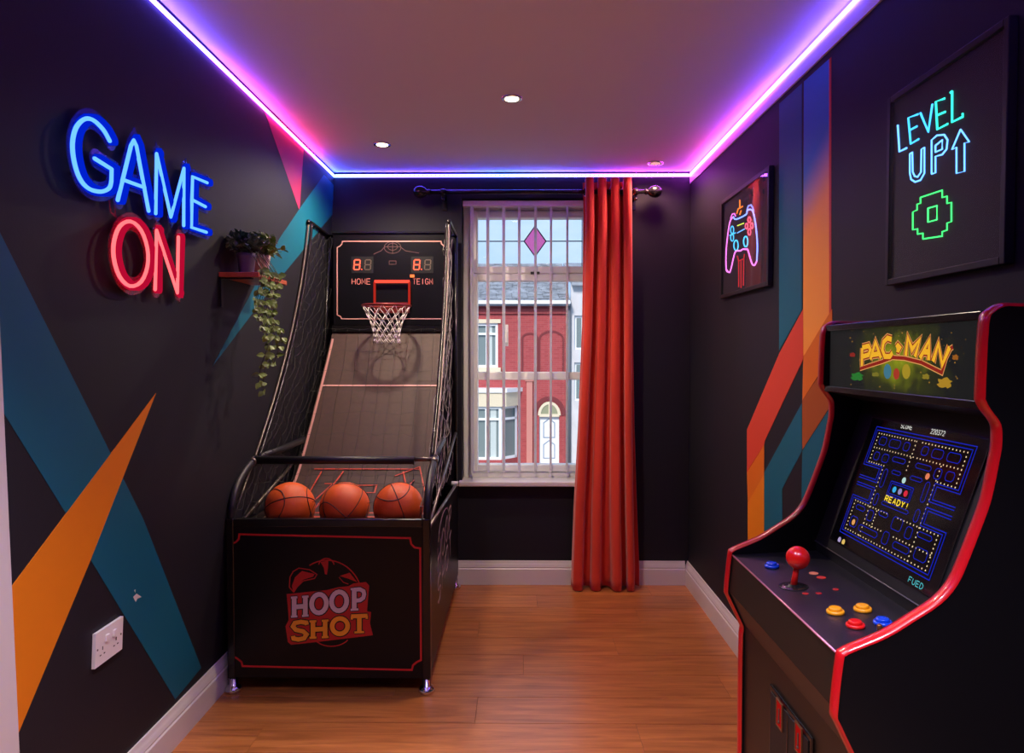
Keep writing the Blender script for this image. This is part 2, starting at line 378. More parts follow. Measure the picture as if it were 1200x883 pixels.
# ------------------------------------------------------------ window
win = MB(); FY0, FY1 = 4.38, 4.45
PX0, PX1 = -.247, .443; Z = dict(tt=2.178, tb=1.889, lt=1.801, lb=.693)
def fbox(mb, x0, x1, z0, z1, y0=FY0, y1=FY1, bv=.006): mb.bbox(x0, x1, y0, y1, z0, z1, bv)
window = bpy.data.objects.new('window_1', None)
w = MB()
fbox(w, WX0, WX0+.045, WZ0, WZ1); fbox(w, WX1-.045, WX1, WZ0, WZ1); fbox(w, WX0+.045, WX1-.045, WZ1-.045, WZ1); fbox(w, WX0+.045, WX1-.045, WZ0, WZ0+.045)
fbox(w, WX0+.045, WX1-.045, Z['lt']+.02, Z['tb']-.02)
win = struct(w.build('window_1', M['upvc']))
w = MB()
for z0, z1 in ((Z['tb'], Z['tt']), (Z['lb'], Z['lt'])):
    e = .045
    fbox(w, PX0-e, PX0, z0-e+.003, z1+e-.003, FY0-.012, FY1-.005); fbox(w, PX1, PX1+e-.003, z0-e+.003, z1+e-.003, FY0-.012, FY1-.005)
    fbox(w, PX0, PX1, z1, z1+e-.003, FY0-.012, FY1-.005); fbox(w, PX0, PX1, z0-e+.003, z0, FY0-.012, FY1-.005)
w.build('sash', M['upvc'], win)
w = MB(); w.bbox(PX0, PX1, FY0+.005, FY1-.02, 1.206, 1.254, .005); w.build('glazing_bar', M['upvc'], win)
for z0, z1 in ((Z['tb'], Z['tt']), (1.254, Z['lt']), (Z['lb'], 1.206)):
    w = MB(); w.poly([(PX0, 4.415, z0), (PX1, 4.415, z0), (PX1, 4.415, z1), (PX0, 4.415, z1)]); w.build('pane', M['glass'], win)
dc = PYp(627, 283, 4.405); dw, dh = .066, .092
D = [(dc.x, 4.405, dc.z+dh), (dc.x+dw, 4.405, dc.z), (dc.x, 4.405, dc.z-dh), (dc.x-dw, 4.405, dc.z)]
w = MB(); w.prism([Vector(p) for p in D], (0, .004, 0)); w.build('stained_glass_diamond', M['sglass'], win)
w = MB(); n = (0, -1, 0)
w.ribbon(D, n, .007, .004, True); w.ribbon([(dc.x, 4.405, dc.z+dh), (dc.x, 4.405, Z['tt'])], n, .005, .004); w.ribbon([(dc.x, 4.405, dc.z-dh), (dc.x, 4.405, Z['tb'])], n, .005, .004)
w.ribbon([(PX0, 4.405, dc.z), (dc.x-dw, 4.405, dc.z)], n, .006, .004); w.ribbon([(dc.x+dw, 4.405, dc.z), (PX1, 4.405, dc.z)], n, .006, .004)
for f in (571.5, 590, 609, 646, 664, 682):
    xx = PYp(f, 283, 4.405).x; w.ribbon([(xx, 4.405, Z['tt']), (xx, 4.405, Z['tb'])], n, .004, .004)
w.build('lead_strip', M['lead'], win)
w = MB(); w.bbox(-.092, -.064, 4.385, 4.412, 1.41, 1.54, .003); w.bbox(-.086, -.070, 4.365, 4.387, 1.43, 1.50, .003); w.build('window_handle', M['upvc'], win)
w = MB(); w.bbox(.07, .125, 4.352, 4.369, 1.84, 1.855, .003); w.bbox(.09, .10, 4.34, 4.36, 1.83, 1.865, .003); w.build('window_catch', M['lead'], win)
w = MB(); w.bbox(-.352, .53, 4.205, FY0+.03, .588, .617, .006); o = struct(w.build('trim_3', M['white']))
# vertical blind
bl = thing('vertical_blind', 'white vertical slat blind turned open inside the window recess', 'blind', (.09, 4.30, 2.22))
w = MB(); w.bbox(WX0+.005, WX1-.005, 4.275, 4.32, 2.228, 2.262, .004); w.build('head_rail', M['upvc'], bl)
slx = [PYp(p, 400, 4.30).x for p in (553, 571.5, 590, 608, 627, 645, 664, 683)] + [.474]
def slat(x, ang):
    bm = MB(); k = 7; pts = []
    for i in range(k):
        t = (i/(k-1) - .5); u = t*.078; s = .008*(1 - (2*t)**2)
        pts.append(Vector((s*math.cos(ang) + u*math.sin(ang), u*math.cos(ang) - s*math.sin(ang), 0)))
    f = [p + Vector((x, 4.302, .662)) for p in pts] + [p + Vector((x+.0012, 4.302, .662)) for p in pts[::-1]]
    bm.prism(f, (0, 0, 1.565)); return bm
for i, x in enumerate(slx):
    s = slat(x, R(random.uniform(7, 10))).build('slat', M['blind'], bl)
    q = MB(); q.box(x-.0015, x+.004, 4.268, 4.335, .642, .672); q.build('weight', M['blind'], s)
w = MB()
for yy in (4.27, 4.334):
    w.tube([(slx[0], yy, .655), *[((slx[i]+slx[i+1])/2 if j else slx[i+1], yy, .650 if j else .655) for i in range(len(slx)-1) for j in (1, 0)]], .0012, 4)
w.build('link_chain', M['upvc'], bl)

# ------------------------------------------------------------ LED strips
V = (.12, .065, 1.0); Bl = (.05, .12, 1.0); Pk = (1.0, .05, .36); Rd = (1.0, .05, .12); Mg = (.62, .07, 1.0)
ml = led_mat('strip light left', 'Y', [(-1, V), (2.5, (.13, .07, 1)), (2.95, Mg), (3.35, Pk), (3.7, Pk), (3.95, V), (4.26, Bl)], LED_GAIN)
mb_ = led_mat('strip light back', 'X', [(-1.1, Bl), (-.75, V), (-.45, V), (-.1, Bl), (.2, (.15, .12, 1)), (.42, V), (.65, Mg), (1.0, Mg)], LED_GAIN)
mr_ = led_mat('strip light right', 'Y', [(-1, (.10, .065, 1)), (2.7, (.12, .065, 1)), (3.4, Mg), (3.7, (.9, .08, .6)), (4.26, Mg)], LED_GAIN)
w = MB(); xl = WL0 + WLK*2.40; w.box(xl+.001, xl+.008, YF, YB-.001, 2.394, 2.405); o = w.build('led_strip', ml); tag(o, 'violet to pink strip light along the ceiling edge of the left wall', 'strip light', 'strip lights around the ceiling')
w = MB(); w.box(XR-.013, XR-.0065, YF, YB-.001, 2.394, 2.405); o = w.build('led_strip', mr_); tag(o, 'violet strip light along the ceiling edge of the right wall', 'strip light', 'strip lights around the ceiling')
w = MB(); w.box(-1.07, .985, YB-.007, YB-.001, 2.394, 2.409); o = w.build('led_strip', mb_); tag(o, 'blue and violet strip light over the window wall', 'strip light', 'strip lights around the ceiling')
w = MB()
for i in range(82): x = -1.06 + i*.025; w.box(x-.004, x+.004, YB-.0085, YB-.0068, 2.399, 2.405)
w.build('diodes', M['digoff'], o, stuff=True)

# ------------------------------------------------------------ downlights
M['lens'] = glow('warm lamp lens', (1, .80, .55), 9)
def downlight(x, y, label, on=1.0, col=(1, .80, .60), watt=None, spot=158):
    t = thing('ceiling_light', label, 'ceiling light', (x, y, ZC), 'recessed ceiling lights')
    q = MB(); q.lathe([(.030, -.001), (.044, -.001), (.0445, -.004), (.042, -.008), (.034, -.007), (.031, -.003)], (x, y, ZC), 28); q.build('rim', M['chrome'], t)
    q = MB(); q.lathe([(.029, -.0075), (.026, -.0085), (.001, -.0095)], (x, y, ZC), 24)
    q.build('lens', M['lens'] if on > .5 else glow('dim pink lamp lens', (1, .45, .45), .9), t)
    if on:
        l = bpy.data.lights.new('lamp', 'SPOT'); l.energy = (watt or SPOT_W)*on; l.color = col; l.spot_size = R(spot); l.spot_blend = .7; l.shadow_soft_size = .045
        lo = bpy.data.objects.new('lamp', l); COL.objects.link(lo); lo.location = (x, y, ZC-.03)
    return t
downlight(-.029, 3.04, 'lit round ceiling light nearest the middle of the ceiling')
downlight(-.69, 3.69, 'lit round ceiling light above the basketball machine')
downlight(.757, 4.06, 'dim pink round ceiling light near the back right corner', .3, (1, .5, .4))
for x, y, lb in ((-.35, .95, 'added ceiling fill light near the glowing word sign, out of view'), (.35, .35, 'added ceiling fill light to the right of the viewer, out of view'), (-.2, -.5, 'added ceiling fill light behind the viewer by the front wall')):
    downlight(x, y, lb, 2.9, (.86, .80, 1.0), spot=92)  # unseen downlights added so their bounce off the floor brightens the ceiling

# ------------------------------------------------------------ curtain pole, curtain
YP = 4.155
pz = PYp(620, 225, YP).z
t = thing('curtain_pole', 'black metal curtain pole with ball ends above the window', 'curtain pole', (.09, YP, pz))
xa, xb = PYp(503, 225, YP).x, PYp(757, 225, YP).x
w = MB(); w.tube([(xa, YP, pz), (xb, YP, pz)], .0125, 14); w.build('rod', M['blackg'], t)
for x, s in ((xa, -1), (xb, 1)):
    w = MB(); w.lathe([(.0, .0), (.016, .0), (.018, .008), (.012, .014), (.014, .018), (.026, .028), (.033, .044), (.035, .058), (.032, .072), (.022, .088), (.008, .094)], (x - s*.005, YP, pz), 24, (s, 0, 0)); w.build('finial', M['blackg'], t)
for px in (519, 745):
    x = PYp(px, 225, YP).x
    w = MB(); w.lathe([(.017, -.012), (.019, -.012), (.019, .012), (.017, .012)], (x, YP, pz), 18, (1, 0, 0)); w.box(x-.008, x+.008, YP, YB-.004, pz-.030, pz-.014)
    w.box(x-.014, x+.014, YB-.012, YB-.001, pz-.085, pz+.02); w.lathe([(.008, -.03), (.010, -.022), (.006, -.012)], (x, YP, pz-.02), 12); w.build('bracket', M['blackg'], t)
t = thing('curtain', 'long orange red eyelet curtain hanging to the floor beside the window', 'curtain', (.5, YP, 0.01))
NU, NV = 132, 40; vs = []; w = MB()
edge = [(0, 683, 740), (.10, 684, 741), (.35, 682, 742), (.6, 677, 744), (.8, 672, 747), (.95, 669.5, 750), (1, 669, 750)]
def lerp_edge(v, k):
    for i in range(len(edge)-1):
        if edge[i][0] <= v <= edge[i+1][0]:
            f = (v-edge[i][0])/(edge[i+1][0]-edge[i][0]); return edge[i][k]*(1-f) + edge[i+1][k]*f
    return edge[-1][k]
ztop, zbot = PYp(700, 212, YP).z, .006
for j in range(NV+1):
    v = j/NV; x0 = PYp(lerp_edge(v, 1), 400, YP).x; x1 = PYp(lerp_edge(v, 2), 400, YP).x
    for i in range(NU+1):
        u = i/NU; ph = 2*math.pi*(4*(u + (.012 + .022*v)*math.sin(2*math.pi*u + .5) + .016*v*math.sin(4*math.pi*u + 1.1 + v))) - 0.1
        A = (.040 + .010*math.sin(7*u + 2*v + .8)) * (1 - .16*v*math.cos(2*math.pi*u*1.5)) + .004*math.sin(23*u + 4*v)
        drift = .10*math.sin(3.1*v + 5*u)*v
        y = YP - A*(-math.cos(ph + drift)) * (1 if v < .9 else 1.0) + .006*math.sin(19*u + 3*v)*v + .002*math.sin(60*u+9*v)
        x = x0 + (x1-x0)*u + (.012*math.sin(2*ph + drift) * (1-.3*v))
        zz = ztop + (zbot - ztop)*v
        if v == 1: zz += .012*(1 - (-math.cos(ph)))/2*0.6
        if v == 0: zz += .010*(1 + math.cos(ph + math.pi))/2
        vs.append((x, y, zz))
w.v = vs
for j in range(NV):
    for i in range(NU): a = j*(NU+1)+i; w.f.append((a, a+1, a+NU+2, a+NU+1)); w.sm.append(True)
o = w.build('cloth', M['curtain'], t)
sm = o.modifiers.new('solid', 'SOLIDIFY'); sm.thickness = .003
w = MB()
for j in range(2, 4):
    pass
hem = []
vv = .955; x0 = PYp(lerp_edge(vv, 1), 400, YP).x; x1 = PYp(lerp_edge(vv, 2), 400, YP).x
for k_ in range(8):
    u = (k_ + .5)/8 ; x = PYp(683 + 57*u, 225, YP).x
    w = MB(); s = 1 if k_ % 2 == 0 else -1
    w.lathe([(.018, -.0025), (.027, -.0025), (.028, 0), (.027, .0025), (.018, .0025)], (x + .002, YP, pz), 18, Vector((1, .55*s, 0)).normalized()); w.build('eyelet', M['chrome'], t)

# ------------------------------------------------------------ stroke letters
F = {
 'A': [[(0,0),(.5,1),(1,0)],[(.2,.36),(.8,.36)]], 'C': [[(1,.82),(.72,1),(.28,1),(0,.75),(0,.25),(.28,0),(.72,0),(1,.18)]],
 'D': [[(0,0),(0,1),(.55,1),(1,.72),(1,.28),(.55,0),(0,0)]], 'E': [[(1,1),(0,1),(0,0),(1,0)],[(0,.5),(.85,.5)]],
 'F': [[(1,1),(0,1),(0,0)],[(0,.5),(.8,.5)]], 'G': [[(1,.8),(.7,1),(.3,1),(0,.75),(0,.25),(.3,0),(.7,0),(1,.2),(1,.45),(.55,.45)]],
 'H': [[(0,0),(0,1)],[(1,0),(1,1)],[(0,.5),(1,.5)]], 'I': [[(.5,0),(.5,1)]], 'L': [[(0,1),(0,0),(1,0)]], 'M': [[(0,0),(0,1),(.5,.3),(1,1),(1,0)]],
 'N': [[(0,0),(0,1),(1,0),(1,1)]], 'O': [[(.3,0),(0,.25),(0,.75),(.3,1),(.7,1),(1,.75),(1,.25),(.7,0),(.3,0)]],
 'P': [[(0,0),(0,1),(.7,1),(1,.86),(1,.62),(.7,.48),(0,.48)]], 'R': [[(0,0),(0,1),(.7,1),(1,.86),(1,.62),(.7,.48),(0,.48)],[(.5,.48),(1,0)]],
 'S': [[(1,.85),(.75,1),(.25,1),(0,.83),(0,.65),(.25,.52),(.75,.48),(1,.35),(1,.17),(.75,0),(.25,0),(0,.15)]],
 'T': [[(0,1),(1,1)],[(.5,1),(.5,0)]], 'U': [[(0,1),(0,.25),(.3,0),(.7,0),(1,.25),(1,1)]], 'V': [[(0,1),(.5,0),(1,1)]], 'Y': [[(0,1),(.5,.5),(1,1)],[(.5,.5),(.5,0)]],
 'X': [[(0,0),(1,1)],[(0,1),(1,0)]], '!': [[(.5,1),(.5,.3)],[(.5,.08),(.5,0)]], '0': [[(.3,0),(0,.25),(0,.75),(.3,1),(.7,1),(1,.75),(1,.25),(.7,0),(.3,0)]],
 '2': [[(0,.8),(.3,1),(.7,1),(1,.8),(1,.6),(0,0),(1,0)]], '3': [[(0,1),(1,1),(.45,.58),(1,.4),(1,.15),(.7,0),(0,.05)]], '7': [[(0,1),(1,1),(.3,0)]],
}
def text_strokes(txt, w=.7, gap=.35):
    out = []; x = 0
    for ch in txt:
        if ch == ' ': x += w; continue
        for st in F[ch]: out.append([(x + a*w, b) for a, b in st])
        x += w + gap
    tot = x - gap
    return [[(a/tot, b) for a, b in st] for st in out]
def text_on(mb, txt, origin, ux, uy, nrm, sw, depth=0, gap=.35):
    for st in text_strokes(txt, gap=gap):
        mb.ribbon([Vector(origin) + Vector(ux)*a + Vector(uy)*b for a, b in st], nrm, sw, depth)

# ------------------------------------------------------------ neon sign
LG = (.10, .30, 1.0)
M['nblue'] = glow('light blue neon core', (.10, .32, 1.0), NEON_GAIN)
M['nred'] = glow('pink red neon core', (1.0, .12, .13), NEON_GAIN)
M['jblue'] = glow('blue silicone jacket', (.0, .018, .72), .85)
M['jred'] = glow('red silicone jacket', (.75, .005, .05), .62)
def acry(name, col):
    m = bpy.data.materials.new(name); m.use_nodes = True; t_ = m.node_tree; t_.nodes.clear()
    o = t_.nodes.new('ShaderNodeOutputMaterial'); tr = t_.nodes.new('ShaderNodeBsdfTransparent'); g = t_.nodes.new('ShaderNodeBsdfPrincipled')
    tr.inputs[0].default_value = (.86, .86, .92, 1); g.inputs['Base Color'].default_value = (*col, 1); g.inputs['Roughness'].default_value = .15
    mx = t_.nodes.new('ShaderNodeMixShader'); mx.inputs[0].default_value = .35
    t_.links.new(tr.outputs[0], mx.inputs[1]); t_.links.new(g.outputs[0], mx.inputs[2]); t_.links.new(mx.outputs[0], o.inputs[0]); return m
M['acb'] = acry('clear acrylic with blue glow tint', (.10, .12, .75)); M['acr'] = acry('clear acrylic with red glow tint', (.70, .05, .12))  # glow of the tubes put into the tint of the clear acrylic
sp = lambda X, Y, off=.040: PWL(60 + X/3.53, 110 + Y/3.53, off)
def v3(pts, off): return [sp(a, b, off) for a, b in pts]
Gc = [tuple(p) for p in catmull([(242,195,0),(215,148,0),(172,108,0),(135,106,0),(102,142,0),(88,205,0),(95,280,0),(118,350,0),(155,392,0),(205,405,0),(240,390,0),(249,360,0)], 4)]
letters = {
 'letter_G': ([[(p[0], p[1]) for p in Gc] + [(250,312),(180,268)]], 'b'),
 'letter_A': ([[(275,440),(330,215),(342,192),(352,215),(403,485)], [(298,356),(386,388)]], 'b'),
 'letter_M': ([[(432,495),(436,248),(495,510),(549,308),(548,545)]], 'b'),
 'letter_E': ([[(645,368),(585,343),(582,440),(580,553),(642,573)], [(582,438),(638,467)]], 'b'),
 'letter_O': ([[(p[0], p[1]) for p in catmull([(328,528,0),(372,565,0),(398,640,0),(398,715,0),(372,778,0),(325,796,0),(282,755,0),(259,680,0),(260,610,0),(284,548,0)], 3, True)]], 'r'),
 'letter_N': ([[(430,810),(436,565),(522,824),(526,593)]], 'r'),
}
t = thing('neon_sign', 'blue and red neon word sign on clear backing on the left wall', 'neon sign', PWL(150, 280, 0))
for nm, (strokes, cc) in letters.items():
    closed = nm == 'letter_O'
    b1 = MB(); b2 = MB(); b3 = MB()
    for st in strokes:
        b3.ribbon(v3(st, .016), WLN, .050, .004, closed)
        if not closed:
            for e in (st[0], *[q for q in st[1:-1] if len(st) < 9], st[-1]): b3.lathe([(.0248, 0), (.025, .0005), (.025, .0035), (.0248, .004)], sp(*e, .016), 16, WLN); b2.lathe([(.0119, 0), (.0119, .0168)], sp(*e, .0205), 14, WLN)
        b2.ribbon(v3(st, .0205), WLN, .024, .017, closed)
        b1.tube(v3(st, .040), .0052, 8, closed)
        if not closed:
            for e in (st[0], st[-1]):
                bm = bmesh.new(); bmesh.ops.create_uvsphere(bm, u_segments=8, v_segments=6, radius=.0052); b1.addbm(bm, True, Matrix.Translation(sp(*e, .040)))
    plate = b3.build('backing_plate', M['acb' if cc == 'b' else 'acr'], t)
    b2.build('jacket', M['jblue' if cc == 'b' else 'jred'], plate)
    b1.build('neon_tube', M['nblue' if cc == 'b' else 'nred'], plate)
for st in ([(262, 458), (266, 512)], [(528, 548), (526, 580)], [(240, 440), (246, 490), (262, 505)]):
    w = MB(); w.tube(v3(st, .014), .0022, 6); w.build('cable', M['acr'], t)
for X, Y in ((80, 330), (420, 245), (560, 320), (410, 560), (520, 580), (300, 800)):
    w = MB(); w.lathe([(.004, 0), (.004, .0155)], sp(X, Y, .0005), 10, WLN); w.build('standoff', M['chrome'], t)

# ------------------------------------------------------------ shelf and plants
SY0, SY1, SX1, SZ = 2.70, 3.03, -.968, 1.648
xw = WL0 + WLK*1.65
t = thing('wall_shelf', 'short reddish wood shelf on the left wall under the two plants', 'shelf', (xw, 2.865, SZ))
w = MB(); w.bbox(xw+.001, SX1, SY0, SY1, SZ, SZ+.018, .002); w.build('board', M['wood'], t)
for y in (SY0+.012,):
    w = MB(); w.box(xw+.001, xw+.006, y, y+.02, SZ-.11, SZ-.0005); w.box(xw+.001, xw+.12, y, y+.02, SZ-.006, SZ-.0005); w.build('bracket', M['blackm'], t)
def leaf(mb, p, d, up, L, Wd):
    d = Vector(d).normalized(); s = d.cross(Vector(up)).normalized(); nn = s.cross(d)
    p = Vector(p); k = len(mb.v)
    pts = [p, p + d*L*.35 + s*Wd*.5 + nn*L*.06, p + d*L*.72 + s*Wd*.36 + nn*L*.02, p + d*L - nn*L*.12, p + d*L*.72 - s*Wd*.36 + nn*L*.02, p + d*L*.35 - s*Wd*.5 + nn*L*.06, p + d*L*.5]
    mb.v += [tuple(q) for q in pts]
    for f in ((0,1,6),(1,2,6),(2,3,6),(3,4,6),(4,5,6),(5,0,6)): mb.f.append(tuple(i+k for i in f)); mb.sm.append(False)
def plant(name, label, x, y, r, h, potm, leafm, n, spread, up, lf):
    z = SZ + .018
    t = thing(name, label, 'plant', (x, y, z), 'plants on the wall shelf')
    w = MB(); w.lathe([(.001, .0), (r*.78, .0), (r*.82, .004), (r, h*.78), (r*1.06, h*.80), (r*1.08, h), (r*.98, h), (r*.95, h*.86), (.001, h*.84)], (x, y, z+.0005), 26); w.build('pot', M[potm], t)
    w = MB(); st = MB()
    for i in range(n):
        a = random.uniform(0, 6.283); el = random.uniform(.22, 1.45); L = random.uniform(.3, 1)*spread
        d = Vector((math.cos(a)*math.cos(el), math.sin(a)*math.cos(el), math.sin(el)*up))
        p0 = Vector((x, y, z+h)); p1 = p0 + d*L
        if p1.x < WL0 + WLK*p1.z + .012: p1.x = WL0 + WLK*p1.z + .012 + random.random()*.01
        if i % 3 == 0: st.tube([p0, (p0+p1)/2 + Vector((0,0,.01)), p1], .0011, 4)
        for q in range(3):
            dd_ = Vector((random.uniform(.0, 1) if p1.x < -1.1 else random.uniform(-1, 1), random.uniform(-1, 1), random.uniform(-.5, 1)))
            leaf(w, p1, dd_, (.1, .2, 1), random.uniform(.7, 1.2)*lf, lf*.62)
    w.build('foliage', M[leafm], t, stuff=True); st.build('stems', M['stem'], t, stuff=True)
    return t
p1 = plant('potted_plant', 'bushy green plant in a pale pot at the far end of the wall shelf', -1.035, 2.915, .034, .090, 'pot', 'leaf', 130, .105, .75, .030)
p2 = plant('potted_plant', 'dark trailing ivy in a purple grey pot at the near end of the wall shelf', -1.045, 2.785, .034, .080, 'potd', 'leafd', 120, .085, 1.0, .028)
z0 = SZ + .1
for sx, sy, zb, wob in ((-1.02, 2.735, 1.24, .012), (-1.00, 2.79, 1.20, .015), (-.985, 2.82, 1.40, .010), (-1.0, 2.87, 1.29, .012), (-.995, 2.715, 1.40, .010), (-.99, 2.90, 1.40, .01), (-.975, 2.84, 1.46, .01), (-.98, 2.76, 1.44, .012), (-.98, 2.92, 1.50, .012)):
    pts = [Vector((-1.045, 2.775, SZ+.095)), Vector(((sx-1.045)/2, (sy+2.775)/2, SZ+.115)), Vector((-.955 - abs(wob), sy, SZ+.03))]
    z = SZ - .01; i = 0
    while z > zb:
        pts.append(Vector((-.957 - .02*math.sin(i*.7) - abs(wob), sy + wob*math.sin(i*1.3), z))); z -= .035; i += 1
    st = MB(); st.tube(catmull(pts, 3), .0012, 4); so_ = st.build('vine', M['stem'], p2)
    lv = MB()
    for p in pts[2:]:
        for _ in range(3):
            leaf(lv, p, (random.uniform(-.6, .9), random.uniform(-1, 1), random.uniform(-1.1, .1)), (.9, -1, .3), random.uniform(.020, .034), random.uniform(.018, .026))
    lv.build('vine_leaves', M['leaf'], so_, stuff=True)

# ------------------------------------------------------------ wall socket
t = thing('wall_socket', 'white double power socket low on the left wall', 'socket', (WL0+.03, 2.03, .54))
Lz = lambda z, off: WL0 + WLK*z + off
def wbox(mb, y0, y1, z0, z1, o0, o1, bv=.0):
    mb.prism([(Lz(z0, o0), y0, z0), (Lz(z1, o0), y0, z1), (Lz(z1, o0), y1, z1), (Lz(z0, o0), y1, z0)], (o1-o0, 0, 0))
w = MB(); wbox(w, 1.965, 2.103, .490, .588, .0005, .010); w.build('plate', M['upvc'], t)
for yc in (2.000, 2.068):
    w = MB(); wbox(w, yc-.003 + (.016 if yc < 2.03 else -.016), yc+.011 + (.016 if yc < 2.03 else -.016), .548, .566, .010, .015); w.build('switch', M['upvc'], t)
    w = MB()
    wbox(w, yc-.002, yc+.002, .530, .540, .0101, .0104); wbox(w, yc-.013, yc-.006, .516, .5195, .0101, .0104); wbox(w, yc+.006, yc+.013, .516, .5195, .0101, .0104)
    w.build('socket_holes', M['seam'], t)
for yc in (1.975, 2.093):
    w = MB(); w.lathe([(.003, 0), (.003, .0008), (.001, .001)], (Lz(.539, .010), yc, .539), 10, (1,0,0)); w.build('screw', M['steel'], t)

# ------------------------------------------------------------ pictures on the right wall
def frame(name, label, y0, y1, z0, z1, wd, dp, gm='pglass'):
    t = thing(name, label, 'picture', (XR, (y0+y1)/2, z0), 'framed neon pictures')
    w = MB(); x0, x1 = XR-dp, XR-.001
    for a, b_, c_, d in ((y0, y0+wd, z0, z1), (y1-wd, y1, z0, z1), (y0+wd, y1-wd, z1-wd, z1), (y0+wd, y1-wd, z0, z0+wd)): w.bbox(x0, x1, a, b_, c_, d, .002)
    w.build('frame', M['blackm'], t)
    w = MB(); w.box(XR-.012, XR-.002, y0+wd*.8, y1-wd*.8, z0+wd*.8, z1-wd*.8); w.build('backing_board', mat('dark print', srgb(30, 26, 34), .7), t)
    w = MB(); x = XR-dp+.002; w.poly([(x, y0+wd*.9, z0+wd*.9), (x, y1-wd*.9, z0+wd*.9), (x, y1-wd*.9, z1-wd*.9), (x, y0+wd*.9, z1-wd*.9)]); w.build('glass_pane', M[gm], t)
    return t
t = frame('picture', 'large black framed picture of glowing words and green blocks above the arcade cabinet', 1.478, 1.956, 1.542, 2.037, .016, .022, 'mglass')
xp = XR - .0135
c8 = lambda X, Y: PXp(1030 + X/3.532, 90 + Y/3.532, xp)
def ntube(strokes, col, s, par, r=.0027, name='neon_line', cf=c8, closed=False):
    w = MB()
    for st in strokes: w.tube([cf(*p) for p in st], r, 6, closed)
    return w.build(name, glow('glow ' + name, col, s*1.35), par)
CY = (.05, .45, .95); TE = (.03, .75, .55); BB = (.12, .38, 1.0); GR = (.05, .85, .16)
ntube([[(78,200),(85,310),(115,295)]], BB, 1.9, t, name='letter_L')
ntube([[(162,155),(122,170),(132,278),(165,258)],[(126,222),(158,205)]], CY, 1.7, t, name='letter_E')
ntube([[(172,150),(205,228),(222,112)]], CY, 1.8, t, name='letter_V')
ntube([[(272,90),(236,103),(242,218),(285,195)],[(240,160),(275,145)]], TE, 1.7, t, name='letter_E')
ntube([[(303,60),(303,188),(348,165),(346,152)],[(296,66),(303,60)]], TE, 1.6, t, name='letter_L')
ntube([[(128,320),(128,400),(133,425),(150,436),(172,428),(188,400),(188,292),(176,300),(174,395),(160,415),(148,412),(140,395),(138,312),(128,320)]], BB, 2.0, t, r=.0022, name='letter_U')
ntube([[(218,402),(218,262),(240,243),(270,240),(284,262),(280,300),(262,322),(234,330),(234,398),(218,402)],[(234,285),(262,262),(262,300),(234,312),(234,285)]], BB, 2.0, t, r=.0022, name='letter_P')
ntube([[(338,218),(374,270),(354,274),(354,392),(321,400),(321,292),(302,302),(338,218)]], BB, 2.0, t, r=.0018, name='arrow')
# plain stepped block ring in green (a generic emblem)
ntube([[(172,500),(262,470),(262,500),(282,495),(282,525),(300,520),(300,600),(282,606),(282,635),(262,642),(262,660),(182,672),(182,648),(160,652),(160,630),(140,634),(140,560),(158,552),(158,528),(172,524),(172,500)]], GR, 1.5, t, r=.0018, name='stepped_outline')
ntube([[(203,545),(240,534),(240,592),(203,602),(203,545)]], GR, 1.9, t, r=.0018, name='inner_square')

t = frame('picture', 'smaller black framed picture of a glowing game controller near the corner', 2.87, 3.55, 1.63, 2.10, .018, .022)
cg = lambda X, Y: PXp(820 + X/4.415, 170 + Y/4.415, xp)
pad = [(175,372),(188,385),(240,360),(246,340),(262,334),(278,350),(292,430),(299,520),(296,600),(284,622),(270,612),(250,545),(240,540),(222,540),(210,548),(192,548),(180,565),(160,650),(150,658),(138,645),(137,560),(145,470),(158,395),(175,372)]
BLp = (.18, .28, 1.0); PKp = (.85, .18, .75)
ntube([[tuple(p)[:2] for p in catmull([(a, b_, 0) for a, b_ in pad[8:20]], 3)]], PKp, 1.7, t, r=.0036, name='left_grip', cf=cg)
ntube([[tuple(p)[:2] for p in catmull([(a, b_, 0) for a, b_ in pad[0:9]], 3)]], BLp, 2.0, t, r=.0036, name='body_outline', cf=cg)
ntube([[tuple(p)[:2] for p in catmull([(a, b_, 0) for a, b_ in pad[18:]], 3)]], PKp, 1.7, t, r=.0036, name='left_outline', cf=cg)
ntube([[(245,335),(252,315),(265,310),(275,325),(280,345)]], BLp, 1.5, t, r=.003, name='shoulder_button', cf=cg)
ntube([[(160,380),(168,358),(180,355),(186,368)]], PKp, 1.3, t, r=.003, name='shoulder_button', cf=cg)
for cx_, cy_ in ((188, 520), (238, 500)): ntube([arc(cx_, cy_, 11, 27, 0, 360, 14)], (.08, .5, 1), 1.6, t, r=.003, name='thumb_stick', cf=cg)
ntube([arc(168, 440, 8, 20, 0, 360, 10), arc(168, 480, 8, 18, 0, 360, 10), [(155, 468), (185, 455)]], (.08, .5, 1), 1.4, t, r=.0026, name='direction_pad', cf=cg)
ntube([arc(257, 388, 7, 15, 0, 360, 10), arc(257, 450, 7, 17, 0, 360, 10), arc(243, 420, 7, 14, 0, 360, 10), arc(270, 418, 7, 14, 0, 360, 10)], (.95, .12, .22), 1.3, t, r=.003, name='round_buttons', cf=cg)
ntube([[(195, 418), (228, 405)]], (.6, .75, .1), 1.2, t, r=.0026, name='bar', cf=cg); ntube([[(195, 455), (232, 435)]], (.15, .4, 1), 1.3, t, r=.0026, name='bar', cf=cg)
ntube([[(208,285),(208,330)],[(192,355),(200,330),(222,318)],[(215,340),(208,360)]], (1, .25, .04), 1.1, t, r=.0034, name='orange_lines', cf=cg)  # orange lines at the top of the controller picture
ntube([[(195,575),(202,600),(228,590),(232,565)],[(202,600),(202,735)],[(228,590),(226,728)],[(214,600),(214,740)]], (1, .06, .08), .45, t, r=.003, name='red_lines', cf=cg)

